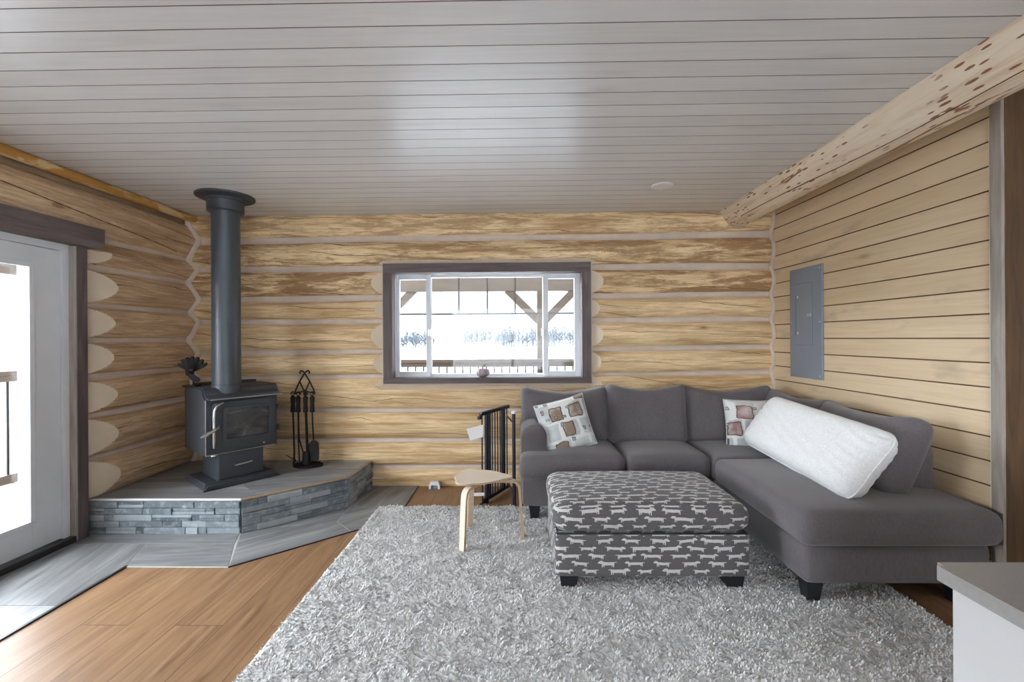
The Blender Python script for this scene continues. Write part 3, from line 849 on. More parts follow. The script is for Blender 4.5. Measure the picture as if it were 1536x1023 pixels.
# flat disc on the ceiling
bm = B(); lathe(bm, [(.082, 0), (.082, -.006), (.070, -.012), (.062, -.010), (.02, -.011)], 32)
d_ = put('ceiling_disc', bm, 'white_plastic', smooth=40, loc=(1.135, 3.53, CZ)); tag(d_, 'flat pale round disc fixed to the whitewashed ceiling', 'ceiling disc')

# ------------------------------------------------------------------ breaker panel
ang = math.atan(.027)
pan = thing('breaker_panel', 'grey electrical breaker panel on the pine board wall', 'electrical panel', (xr(3.8), 3.8, 1.07), ang)
bm = B(); box(bm, -.018, .0, -.195, .205, 0, .935, .004); put('cover', bm, 'panel_grey', pan, smooth=0)
bm = B(); box(bm, -.0225, -.017, -.085, .125, .28, .80, .003); pd = put('door', bm, 'panel_grey', pan, smooth=0)
bm = B()
for a in ((-.088, -.084, .28, .80), (.124, .128, .28, .80), (-.088, .128, .276, .28), (-.088, .128, .80, .804)): box(bm, -.0195, -.0165, *a)
put('door_gap', bm, 'panel_dark', pan, smooth=0)
bm = B(); box(bm, -.028, -.022, -.078, -.030, .515, .545, .003); put('latch', bm, 'chrome', pd, smooth=0)
bm = B(); box(bm, -.0235, -.022, .112, .122, .36, .70); put('hinge', bm, 'panel_dark', pd, smooth=0)
for y in (-.175, .18):
    for z in (.03, .47, .905):
        bm = B(); lathe(bm, [(.006, 0), (.006, .003), (.003, .004)], 10); bm.transform(Matrix.Translation((-.018, y, z)) @ Matrix.Rotation(-PI / 2, 4, 'Y'))
        put('screw', bm, 'chrome', pan, smooth=0)
for z in (.38, .69):
    bm = B(); box(bm, -.0245, -.022, .085, .098, z - .010, z + .010, .001); put('sticker', bm, 'paper', pd, smooth=0)

# ------------------------------------------------------------------ hearth
HT = .257
hearth = thing('stone_hearth', 'raised corner hearth faced with slate ledger stone and topped with grey tile', 'hearth', (-2.3, 3.8, 0))
HO = Matrix.Translation((2.3, -3.8, 0))
def hput(name, bm, mat, smooth=0):
    bm.transform(HO); return put(name, bm, mat, hearth, smooth=smooth)
hp = [(-3.19, 3.25), (-2.045, 3.25), (-1.462, 3.772), (-1.43, 4.272)]
bm = B(); prism(bm, [(-3.19, 3.28), (-2.055, 3.28), (-1.49, 3.785), (-1.46, 4.27), (-3.19, 4.27)], .002, HT - .012); hput('core', bm, 'grout')
bm = B(); lid = bm.verts.layers.float.new('lid'); sid = 0
for (a, b) in zip(hp, hp[1:]):
    a = Vector((*a, 0)); b = Vector((*b, 0)); d = b - a; L = d.length; d.normalize(); nrm = Vector((d.y, -d.x, 0))
    rows = [.004, .052, .099, .145, .192, .238]
    for z0, z1 in zip(rows, rows[1:]):
        s = 0.0
        while s < L - .001:
            w = random.choice([.06, .10, .14, .19, .25, .30]) * random.uniform(.9, 1.1)
            if s + w > L - .05: w = L - s
            pr = random.uniform(0, .016); sub = random.random() < .25
            for (q0, q1) in (((z0, (z0 + z1) / 2), ((z0 + z1) / 2, z1)) if sub else ((z0, z1),)):
                vs = box(bm, s + .001, s + w - .001, -.012 - pr - random.uniform(0, .006), .03, q0 + .001, q1 - .001, .0025, 1,
                         T=Matrix(((d.x, -nrm.x, 0, a.x), (d.y, -nrm.y, 0, a.y), (0, 0, 1, 0), (0, 0, 0, 1))))
                for v in vs:
                    if v.is_valid: v[lid] = sid
                sid += 1
            s += w
hput('stone_facing', bm, 'slate')
bm = B(); prism(bm, [(-3.19, 3.245), (-2.042, 3.245), (-1.452, 3.768), (-1.42, 4.272), (-3.19, 4.272)], .2385, HT - .003); hput('top_bed', bm, 'grout')
bm_polys = [([(-3.19, 3.245), (-2.042, 3.245), (-1.96, 3.319), (-2.30, 3.62), (-3.19, 3.62)], .06, 21), ([(-3.19, 3.62), (-2.30, 3.62), (-2.30, 4.272), (-3.19, 4.272)], .05, 22),
            ([(-1.96, 3.319), (-1.452, 3.768), (-1.80, 4.02), (-2.30, 3.62)], A45 * .4, 23), ([(-2.30, 3.62), (-1.80, 4.02), (-1.80, 4.272), (-2.30, 4.272)], .06, 24),
            ([(-1.452, 3.768), (-1.42, 4.272), (-1.80, 4.272), (-1.80, 4.02)], .05, 25)]
o = tiles(bm_polys, 'top_tile', hearth, HT + .001, .0015); o.location = (2.3, -3.8, 0)
bm = B(); tube(bm, [(-3.19, 3.243, HT - .006), (-2.043, 3.243, HT - .006)], .007, 6); hput('caulk', bm, 'caulk', 40)
bm = B(); tube(bm, [(-2.041, 3.243, HT - .008), (-1.45, 3.767, HT - .008), (-1.418, 4.28, HT - .008)], .007, 6); hput('edge_strip', bm, 'ply_edge', 40)

# ------------------------------------------------------------------ wood stove
ST = math.radians(52)
HZ = HT + .001
stove = thing('wood_stove', 'black steel wood stove with glass door on the stone hearth', 'stove', (-2.277, 3.652, HZ), ST)
# local frame: x along the front, -y towards the room
def sp(name, bm, mat, parent=None, smooth=35): return put(name, bm, mat, parent or stove, smooth=smooth)
W = .268
bm = B()   # ash pedestal base plate with a sloping front lip
prism(bm, [(-.305, -.075), (.255, -.075), (.225, -.02), (.225, .42), (-.265, .42), (-.275, -.02)], 0, .012)
prism(bm, [(-.305, .0), (.255, .0), (.225, .032), (-.275, .032)], 0, 1, T=Matrix(((1, 0, 0, 0), (0, .0, .018, -.075), (0, 1, 0, .004), (0, 0, 0, 1))))
sp('base_plate', bm, 'steel_black', smooth=0)
bm = B()
v = [bm.verts.new(p) for p in ((-.305, -.075, .010), (.255, -.075, .010), (.222, -.015, .045), (-.272, -.015, .045), (-.272, .40, .045), (.222, .40, .045), (.24, .42, .01), (-.29, .42, .01))]
for f in ((0, 1, 2, 3), (3, 2, 5, 4), (1, 6, 5, 2), (0, 3, 4, 7), (7, 4, 5, 6), (0, 7, 6, 1)): bm.faces.new([v[i] for i in f])
sp('ash_lip', bm, 'steel_black', smooth=0)
bm = B(); box(bm, -.185, .155, .0, .36, .04, .27, .004); sp('pedestal', bm, 'steel_black', smooth=0)
bm = B(); box(bm, -.180, .150, -.010, .004, .052, .252, .004); dr = sp('ash_drawer', bm, 'steel_black', smooth=0)
bm = B(); tube(bm, [(-.07, -.008, .150), (-.07, -.034, .150), (.055, -.034, .158), (.055, -.008, .158)], .0055, 8); sp('handle', bm, 'chrome', dr)
zb, zt, zf = .255, .765, .69   # firebox bottom, top, front top edge
bm = B()   # firebox: side profile (y, z) swept across
pf = [(.0, zb), (.0, zf), (.035, zf + .008), (.07, zf + .040), (.085, zt - .008), (.11, zt), (.50, zt), (.50, zb)]
prism(bm, pf, -W, W, T=Matrix(((0, 0, 1, 0), (1, 0, 0, 0), (0, 1, 0, 0), (0, 0, 0, 1))))
sp('firebox', bm, 'steel_black', smooth=0)
bm = B()   # rolled top with its overhanging lip
tp = [(-.045, zf + .0), (-.045, zf + .012), (.02, zf + .020), (.055, zf + .045), (.072, zt - .002), (.10, zt + .012), (.42, zt + .012), (.42, zt + .002), (.105, zt + .002), (.085, zt - .012), (.066, zf + .030), (.03, zf + .006)]
prism(bm, tp, -W + .012, W + .030, T=Matrix(((0, 0, 1, 0), (1, 0, 0, 0), (0, 1, 0, 0), (0, 0, 0, 1))))
sp('rolled_top', bm, 'steel_black', smooth=0)
bm = B(); box(bm, -.25, .26, .40, .46, zt, zt + .035, .003); sp('rear_riser', bm, 'steel_black', smooth=0)
bm = B(); tube(bm, [(-W + .02, -.047, zf + .005), (W + .025, -.047, zf + .005)], .0045, 6); sp('top_edge', bm, 'chrome')
bm = B(); tube(bm, [(-W, -.002, zb + .002), (W - .02, -.002, zb + .002)], .004, 6); tube(bm, [(-W, -.002, zb), (-W, -.002, zf)], .0035, 6); sp('edge_line', bm, 'chrome')
bm = B(); lathe(bm, [(.02, 0), (.028, .006), (.026, .016), (.012, .02)], 12); bm.transform(Matrix.Translation((-.20, .03, zb - .018))); sp('damper_knob', bm, 'chrome')
# door: frame with rounded corners round the glass
def rrect(x0, x1, z0, z1, r, n=6):
    o = []
    for cx, cz, a0 in ((x1 - r, z0 + r, -PI / 2), (x1 - r, z1 - r, 0), (x0 + r, z1 - r, PI / 2), (x0 + r, z0 + r, PI)):
        o += [(cx + r * math.cos(a0 + PI / 2 * k / n), cz + r * math.sin(a0 + PI / 2 * k / n)) for k in range(n + 1)]
    return o
FT = Matrix(((1, 0, 0, 0), (0, 0, -1, 0), (0, 1, 0, 0), (0, 0, 0, 1)))   # polygon (x, z) extruded towards -y
def ring_plate(bm, out, inn, y0, y1, bevel=.0):
    n = len(out); a = [bm.verts.new((x, y0, z)) for x, z in out]; b = [bm.verts.new((x, y1, z)) for x, z in out]
    c = [bm.verts.new((x, y1, z)) for x, z in inn]; d = [bm.verts.new((x, y0, z)) for x, z in inn]
    for i in range(n):
        j = (i + 1) % n
        for q in ((a[i], a[j], b[j], b[i]), (b[i], b[j], c[j], c[i]), (c[i], c[j], d[j], d[i])): bm.faces.new(q)
bm = B(); ring_plate(bm, rrect(-.225, .235, zb + .045, zf - .02, .035), rrect(-.135, .190, zb + .115, zf - .085, .012), .0, -.028)
sdoor = sp('door', bm, 'steel_black', smooth=30)
bm = B(); ring_plate(bm, rrect(-.160, .212, zb + .092, zf - .062, .02), rrect(-.135, .190, zb + .115, zf - .085, .012), -.027, -.036); sp('glass_frame', bm, 'steel_black', sdoor, 30)
bm = B(); prism(bm, rrect(-.137, .192, zb + .113, zf - .083, .012), .014, .018, T=FT); sp('glass', bm, 'stove_glass', sdoor, 0)
bm = B(); hx = -.222
tube(bm, [(hx, -.032, zb + .06), (hx, -.036, zb + .12), (hx, -.038, zb + .30), (hx + .003, -.038, zf - .085), (hx + .018, -.037, zf - .05), (hx + .045, -.035, zf - .032), (hx + .072, -.030, zf - .026)], [.006, .009, .009, .009, .009, .008, .004], 8)
sp('edge_trim', bm, 'chrome', sdoor)
bm = B()
tube(bm, [(-.185, -.03, zb + .232), (-.205, -.085, zb + .228), (-.255, -.13, zb + .214), (-.315, -.15, zb + .192), (-.345, -.155, zb + .180)], [.007, .008, .013, .015, .007], 10); sp('handle', bm, 'chrome', sdoor)
for z in (zb + .15, zb + .33):
    bm = B(); tube(bm, [(W + .004, -.012, z - .022), (W + .004, -.012, z + .022)], .011, 10); sp('hinge', bm, 'steel_black')
bm = B(); lathe(bm, [(.008, 0), (.008, .006), (.004, .008)], 10); bm.transform(Matrix.Translation((.16, -.0, zb + .035)) @ Matrix.Rotation(PI / 2, 4, 'X')); sp('damper_rod', bm, 'chrome')
# flue pipe (world upright) and its ceiling collar
PXY = (-2.436, 3.688)
pipe = thing('stove_pipe', 'satin black flue pipe rising from the wood stove to the ceiling', 'stove pipe', (*PXY, HZ + zt + .012))
ph = CZ - (HZ + zt + .012)
bm = B(); lathe(bm, [(.112, -.05), (.112, .02), (.105, .022), (.105, ph - .12), (.105, ph - .02)], 40); put('pipe', bm, 'pipe', pipe)
bm = B(); lathe(bm, [(.128, ph - .135), (.136, ph - .13), (.136, ph - .05), (.150, ph - .045), (.150, ph - .03), (.215, ph - .016), (.218, ph - .010), (.218, ph)], 48)
put('ceiling_collar', bm, 'steel_black', pipe)
bm = B(); tube(bm, [(.107 * math.cos(a), .107 * math.sin(a), ph * .36) for a in np.linspace(0, 2 * PI, 33)[:-1]], .002, 6, closed=True); put('seam_band', bm, 'pipe', pipe)

# stove fan on the rear left of the stove top
def st2w(x, y): return (-2.277 + x * math.cos(ST) - y * math.sin(ST), 3.652 + x * math.sin(ST) + y * math.cos(ST))
fx, fy = st2w(-.245, .345); fx -= .02
fan = thing('stove_fan', 'small black heat-powered fan with bronze fins on the stove top', 'fan', (fx, fy, HZ + zt + .0125), math.radians(8)); fan.scale = (1.15, 1.15, 1.15)
bm = B(); box(bm, -.045, .045, -.035, .035, 0, .012, .003); put('base', bm, 'iron', fan, smooth=0)
bm = B(); box(bm, -.012, .012, -.008, .016, .010, .125, .003); put('bracket', bm, 'bronze', fan, smooth=0)
bm = B()   # heat sink: a fan of separate fins
for k in range(7):
    a = math.radians(-57 + k * 19); d = Vector((math.sin(a), 0, math.cos(a)))
    T = axes(Vector((0, .012, .105)), (math.cos(a), 0, -math.sin(a)), d)
    prism(bm, [(-.004, .0), (.004, .0), (.0125, .075), (.0125, .095), (.006, .112), (-.006, .112), (-.0125, .095), (-.0125, .075)], -.011, .011, T=T @ Matrix(((1, 0, 0, 0), (0, 0, 1, 0), (0, 1, 0, 0), (0, 0, 0, 1))))
put('cooling_fins', bm, 'iron', fan, smooth=0)
bm = B(); lathe(bm, [(.016, 0), (.018, .01), (.018, .04), (.008, .05)], 14); bm.transform(Matrix.Translation((0, -.004, .098)) @ Matrix.Rotation(PI / 2, 4, 'X')); put('motor', bm, 'iron', fan)
for aa in (-34, 100):
    bm = B(); a = math.radians(aa); d = Vector((math.cos(a), 0, math.sin(a))); e = Vector((-math.sin(a), 0, math.cos(a)))
    pts = [(.008, -.008), (.04, -.022), (.075, -.025), (.096, -.014), (.099, .004), (.085, .017), (.045, .018), (.012, .009)]
    T = Matrix(((d.x, e.x, 0, 0), (0, 0, 1, -.052), (d.z, e.z, 0, .098), (0, 0, 0, 1))) @ Matrix.Rotation(.35, 4, 'X')
    prism(bm, pts, -.0015, .0015, T=T); put('blade', bm, 'iron', fan, smooth=0)

# ------------------------------------------------------------------ fire irons
TX, TY = -1.945, 4.085
Z0 = HZ
stand = thing('tool_stand', 'black wrought iron fire tool stand on the hearth', 'fire tool stand', (TX, TY, Z0))
bm = B(); lathe(bm, [(.132, 0), (.135, .012), (.118, .022), (.10, .014), (.02, .016)], 32, sx=1, sy=.75); put('base', bm, 'iron', stand)
bm = B(); tube(bm, [(-.005, 0, .012), (-.012, 0, .30), (-.022, 0, .62), (-.028, 0, .70)], .012, 8); put('post', bm, 'iron', stand)
bm = B()   # pointed top: two bowed rods that cross and end in little scrolls
for s in (-1, 1):
    pts = [(-.028 + s * .095, 0, .66), (-.028 + s * .082, 0, .70), (-.028 + s * .045, 0, .78), (-.028 + s * .006, 0, .845), (-.028 - s * .014, 0, .868), (-.028 - s * .034, 0, .876), (-.028 - s * .045, 0, .862), (-.028 - s * .040, 0, .848)]
    tube(bm, pts, .0075, 8)
    pts = [(-.028 + s * .045, 0, .775), (-.028 + s * .030, 0, .74), (-.028 + s * .012, 0, .70), (-.028 + s * .004, 0, .66)]
    tube(bm, pts, .0065, 8)
tube(bm, [(-.125, 0, .665), (-.028, -.004, .69), (.068, 0, .665)], .006, 8)
for x in (-.12, -.06, .005, .065): tube(bm, [(x, 0, .668), (x, -.03, .665), (x, -.042, .675), (x, -.046, .69)], .004, 6)
put('scroll_top', bm, 'iron', stand)
def iron(name, label, x, y, build):
    t = thing(name, label, 'fire tool', (TX + x, TY + y, Z0), 0, 'fire irons on the stand'); build(t); return t
def grip(t, top, r=.022, lx=0):
    bm = B(); tube(bm, [(lx, 0, top - .16), (lx, 0, top - .15), (lx, 0, top - .08), (lx, 0, top - .02), (lx, 0, top)], [.006, r, r * .8, r, .005], 10); put('grip', bm, 'iron', t)
    bm = B(); tube(bm, [(lx + .018 * math.cos(a), 0, top + .016 + .018 * math.sin(a)) for a in np.linspace(0, 2 * PI, 17)[:-1]], .0035, 6, closed=True); put('hanging_loop', bm, 'iron', t)
def poker(t):
    grip(t, .655)
    bm = B(); tube(bm, [(0, 0, .50), (.006, 0, .30), (.010, 0, .16), (.008, 0, .055), (0.0, 0, .028)], .008, 8); put('shaft', bm, 'iron', t)
    bm = B(); tube(bm, [(.010, 0, .10), (-.005, -.004, .075), (-.045, -.008, .105), (-.062, -.01, .115)], [.006, .0055, .004, .002], 8)
    tube(bm, [(.009, 0, .09), (.022, .0, .055), (.030, 0, .032)], [.006, .005, .003], 8); put('hook', bm, 'iron', t)
def tongs(t):
    grip(t, .655)
    for s in (-1, 1):
        bm = B(); tube(bm, [(0, s * .004, .50), (.002, s * .006, .26), (.012 + s * .006, s * .01, .20), (.024 + s * .012, s * .014, .13), (.022 + s * .008, s * .012, .035)], .0065, 8); put('arm', bm, 'iron', t)
def shovel(t):
    grip(t, .655)
    bm = B(); tube(bm, [(0, 0, .50), (.004, 0, .36), (.012, 0, .225)], .007, 8); put('shaft', bm, 'iron', t)
    bm = B(); poly = [(-.040, 0), (.052, .012), (.056, .09), (.050, .165), (.03, .185), (-.012, .185), (-.038, .155), (-.044, .07)]
    prism(bm, poly, -.004, .004, T=Matrix(((1, 0, 0, .004), (0, 0, 1, 0), (0, 1, 0, .055), (0, 0, 0, 1)))); tube(bm, [(-.042, -.008, .06), (-.044, -.012, .13), (-.034, -.01, .21)], .005, 6); tube(bm, [(.056, -.008, .07), (.060, -.012, .15), (.052, -.01, .22)], .005, 6)
    put('blade', bm, 'iron', t, smooth=0)
def brush(t):
    grip(t, .655)
    bm = B(); tube(bm, [(0, 0, .50), (.006, 0, .30), (.010, 0, .16)], .0055, 8); put('shaft', bm, 'iron', t)
    bm = B(); lathe(bm, [(.012, .15), (.024, .145), (.028, .12), (.034, .04), (.030, .03)], 16); bm.transform(Matrix.Translation((.010, 0, 0))); put('bristles', bm, 'iron', t)
iron('fireplace_poker', 'black poker with a barbed tip, leftmost of the hanging fire irons', -.115, -.046, poker)
iron('fireplace_tongs', 'black two-armed fire tongs hanging beside the poker', -.065, -.048, tongs)
iron('hearth_brush', 'black round hearth brush hanging in front of the stand post', .002, -.050, brush)
iron('fireplace_shovel', 'black fire shovel with a square blade, rightmost of the hanging fire irons', .062, -.046, shovel)

# ------------------------------------------------------------------ rug
RX = (-1.185, 2.075); RY = (1.15, 3.742)
nx, ny = 640, 510
def blur(a, k):
    for ax in (0, 1):
        a = sum(np.roll(a, s, ax) for s in range(-k, k + 1)) / (2 * k + 1)
    return a
def nrm_(a): return (a - a.min()) / (a.max() - a.min())
h1 = nrm_(blur(rng.random((ny, nx)), 1)); h2 = nrm_(blur(blur(rng.random((ny, nx)), 3), 3)); h3 = nrm_(blur(blur(rng.random((ny, nx)), 12), 12))
hh = .66 * h1 + .22 * h2 + .12 * h3; hh = nrm_(hh)
gx = np.linspace(*RX, nx); gy = np.linspace(*RY, ny)
X, Y = np.meshgrid(gx, gy)
X = X + (blur(rng.random((ny, nx)), 2) - .5) * .010; Y = Y + (blur(rng.random((ny, nx)), 2) - .5) * .010
d = np.minimum(np.minimum(X - RX[0], RX[1] - X), np.minimum(Y - RY[0], RY[1] - Y))
fall = np.clip(d / .02, 0, 1) ** .5
Zr = .002 + fall * (.009 + .019 * hh)
co = np.stack([X, Y, Zr], -1).reshape(-1, 3)
idx = np.arange(ny * nx).reshape(ny, nx)
fc = np.stack([idx[:-1, :-1], idx[:-1, 1:], idx[1:, 1:], idx[1:, :-1]], -1).reshape(-1, 4)
# shag: short bent flat tufts standing out of the backing
NTU = 120000
tx = rng.uniform(RX[0] + .004, RX[1] - .004, NTU); ty = rng.uniform(RY[0] + .004, RY[1] - .004, NTU)
ii = np.clip(((ty - RY[0]) / (RY[1] - RY[0]) * (ny - 1)).astype(int), 0, ny - 1); jj = np.clip(((tx - RX[0]) / (RX[1] - RX[0]) * (nx - 1)).astype(int), 0, nx - 1)
tz = Zr[ii, jj] - .004
fld = blur(blur(rng.random((ny, nx)), 9), 9); fld = (fld - fld.mean()) / fld.std()
ta = fld[ii, jj] * 2.2 + rng.normal(0, .9, NTU); L = rng.uniform(.010, .019, NTU); wd_ = rng.uniform(.0022, .0040, NTU); tilt = rng.uniform(.35, 1.25, NTU)
dxx, dyy = np.cos(ta), np.sin(ta)
tv = []
hz = np.zeros(NTU); rr0 = np.zeros(NTU)
for k in range(4):
    f = k / 3
    an = tilt * (.55 + .75 * f)
    if k: rr0 = rr0 + np.sin(an) * L / 3; hz = hz + np.cos(an) * L / 3
    w_ = wd_ * (1.0, 1.1, .95, .45)[k]
    for sg in (-1, 1):
        tv.append(np.stack([tx + dxx * rr0 - dyy * w_ * sg, ty + dyy * rr0 + dxx * w_ * sg, np.maximum(tz + hz, .002)], -1))
tv = np.stack(tv, 1)                      # (tufts, 8, 3)
b0 = len(co) + np.arange(NTU)[:, None] * 8
tf = np.concatenate([np.stack([b0[:, 0] + 2 * k, b0[:, 0] + 2 * k + 1, b0[:, 0] + 2 * k + 3, b0[:, 0] + 2 * k + 2], -1) for k in range(3)])
tone_ = np.clip(.35 * hh[ii, jj] + rng.uniform(.15, .85, NTU) * .65, 0, 1)
hall = np.concatenate([hh.ravel() * .6, np.repeat(tone_, 8)])
co = np.concatenate([co, tv.reshape(-1, 3)]); fc = np.concatenate([fc, tf])
me = bpy.data.meshes.new('area_rug')
me.vertices.add(len(co)); me.vertices.foreach_set('co', co.ravel())
me.loops.add(len(fc) * 4); me.loops.foreach_set('vertex_index', fc.ravel())
me.polygons.add(len(fc)); me.polygons.foreach_set('loop_start', np.arange(len(fc)) * 4); me.polygons.foreach_set('use_smooth', np.ones(len(fc), bool))
me.update(calc_edges=True)
at_ = me.attributes.new('lid', 'FLOAT', 'POINT'); at_.data.foreach_set('value', hall.astype(np.float32))
me.materials.append(M['rug'])
rug = bpy.data.objects.new('area_rug', me); C.objects.link(rug)
tag(rug, 'large shaggy pale grey area rug on the laminate floor', 'rug')
RG = .019    # resting height on the pile

# ------------------------------------------------------------------ sectional sofa
sofa = thing('sectional_sofa', 'charcoal grey L-shaped sectional sofa in the right corner', 'sofa', (1.2, 3.6, 0))
SO = Matrix.Translation((-1.2, -3.6, 0))
def so(name, bm, mat='sofa', smooth=60, parent=sofa):
    bm.transform(SO); return put(name, bm, mat, parent, smooth=smooth)
def cush(x0, x1, y0, y1, z0, z1, r, crown=.03, n=14, bm=None, lean=None, fn2=None):
    bm = bm or B(); hx, hy, hz = (x1 - x0) / 2, (y1 - y0) / 2, (z1 - z0) / 2
    def fn(q):
        u, v = q.x / hx, q.y / hy
        q = q.copy()
        if q.z > 0: q.z += crown * (1 - u * u) * (1 - v * v) * (q.z / hz)
        return fn2(q, hx, hy, hz) if fn2 else q
    rcube(bm, hx, hy, hz, r, n, fn, Matrix.Translation(((x0 + x1) / 2, (y0 + y1) / 2, (z0 + z1) / 2)))
    return bm
bm = B()
cush(.02, 2.40, 3.42, 4.20, .125, .345, .03, 0, 8, bm); cush(1.475, 2.44, 2.33, 3.6, .125, .350, .05, 0, 8, bm)
so('base', bm)
bm = B(); cush(.02, 2.40, 4.02, 4.22, .30, .84, .05, .0, 8, bm); cush(2.27, 2.42, 2.62, 4.2, .30, .80, .05, 0, 8, bm); so('back_frame', bm)
bm = B()   # rounded arm
pf = [(.0, .13)] + [(.105 - .105 * math.cos(a), .63 + .10 * math.sin(a)) for a in np.linspace(0, PI, 14)] + [(.21, .13)]
n = len(pf); ysl = [(3.555, .93), (3.562, .97), (3.575, 1), (4.15, 1)]
rings = []
for y, k in ysl: rings.append([bm.verts.new((.01 + .105 + (x - .105) * k, y, .13 + (z - .13) * (1 - (1 - k) * .4))) for x, z in pf])
for A_, B_ in zip(rings, rings[1:]):
    for j in range(n): bm.faces.new((A_[j], A_[(j + 1) % n], B_[(j + 1) % n], B_[j]))
bm.faces.new(rings[0]); bm.faces.new(rings[-1]); so('arm', bm, smooth=50)
bm = B(); cush(.215, .808, 3.385, 4.04, .335, .525, .055, .028, 14, bm); cush(.002, .42, 3.385, 3.60, .337, .52, .05, .008, 12, bm); so('seat_cushion', bm)
so('seat_cushion', cush(.812, 1.452, 3.385, 4.04, .335, .525, .055, .028))
so('seat_cushion', cush(1.456, 2.28, 3.335, 4.04, .335, .52, .05, .02))
def chfn(q, hx, hy, hz): return q
so('seat_cushion', cush(1.432, 2.448, 2.272, 3.335, .345, .528, (.05, .055, .065), .03, 18))
def backc(bm, w, hgt, th, T, ears=.045, seed=0):
    """plump loose back cushion, its top corners pulled up and out; local x width, y depth (front is -y), z up"""
    wv = waves(seed, .012, 4, 4, 14)
    def fn(q):
        u, v, t = q.x / (w / 2), q.y / (th / 2), q.z / (hgt / 2)
        q = q.copy()
        bulge = (1 - u * u) * (1 - t * t)
        q.y += v * .035 * bulge
        q.y *= 1 - .35 * (u ** 6) * max(0, t) ** 3
        if t > 0:
            q.z += ears * (abs(u) ** 3) * t - .022 * (1 - abs(u)) * t + wv(q.x * 3) * .5 * t
            q.x += u * .012 * t * t
        return q
    rcube(bm, w / 2, th / 2, hgt / 2, (.06, min(.085, th / 2), .06), 16, fn, T)
for x0, x1, y, z1, sd in ((.02, .775, 3.98, .965, 1), (.770, 1.452, 3.955, .985, 2), (1.448, 2.22, 3.99, .965, 3)):
    bm = B(); h_ = z1 - .50
    T = Matrix.Translation(((x0 + x1) / 2, y - .02, .50 + h_ / 2)) @ Matrix.Rotation(math.radians(-9), 4, 'X')
    backc(bm, x1 - x0, h_, .19, T, seed=sd); so('back_cushion', bm)
for y0, y1, x, z1, sd in ((3.22, 3.98, 2.18, .955, 4), (2.50, 3.24, 2.16, .955, 5)):
    bm = B(); h_ = z1 - .50
    T = Matrix.Translation((x, (y0 + y1) / 2, .50 + h_ / 2)) @ Matrix.Rotation(PI / 2 * -1, 4, 'Z') @ Matrix.Rotation(math.radians(-23), 4, 'X')
    backc(bm, y1 - y0, h_, .20, T, ears=.03, seed=sd); so('back_cushion', bm)
def foot(bm, x, y, z0, z1, w, taper=.7):
    a = w / 2; b = a * taper
    vs = [bm.verts.new((x + sx * b, y + sy * b, z0)) for sx, sy in ((-1, -1), (1, -1), (1, 1), (-1, 1))] + [bm.verts.new((x + sx * a, y + sy * a, z1)) for sx, sy in ((-1, -1), (1, -1), (1, 1), (-1, 1))]
    for f in ((3, 2, 1, 0), (4, 5, 6, 7), (0, 1, 5, 4), (1, 2, 6, 5), (2, 3, 7, 6), (3, 0, 4, 7)): bm.faces.new([vs[i] for i in f])
for x, y, zz in ((.115, 3.50, RG), (.10, 4.12, .0), (1.555, 2.42, RG), (2.33, 2.42, .0), (2.3, 4.1, 0), (1.3, 4.1, 0)):
    bm = B(); foot(bm, x, y, zz, .135, .088); so('leg', bm, 'black_foot', 0)

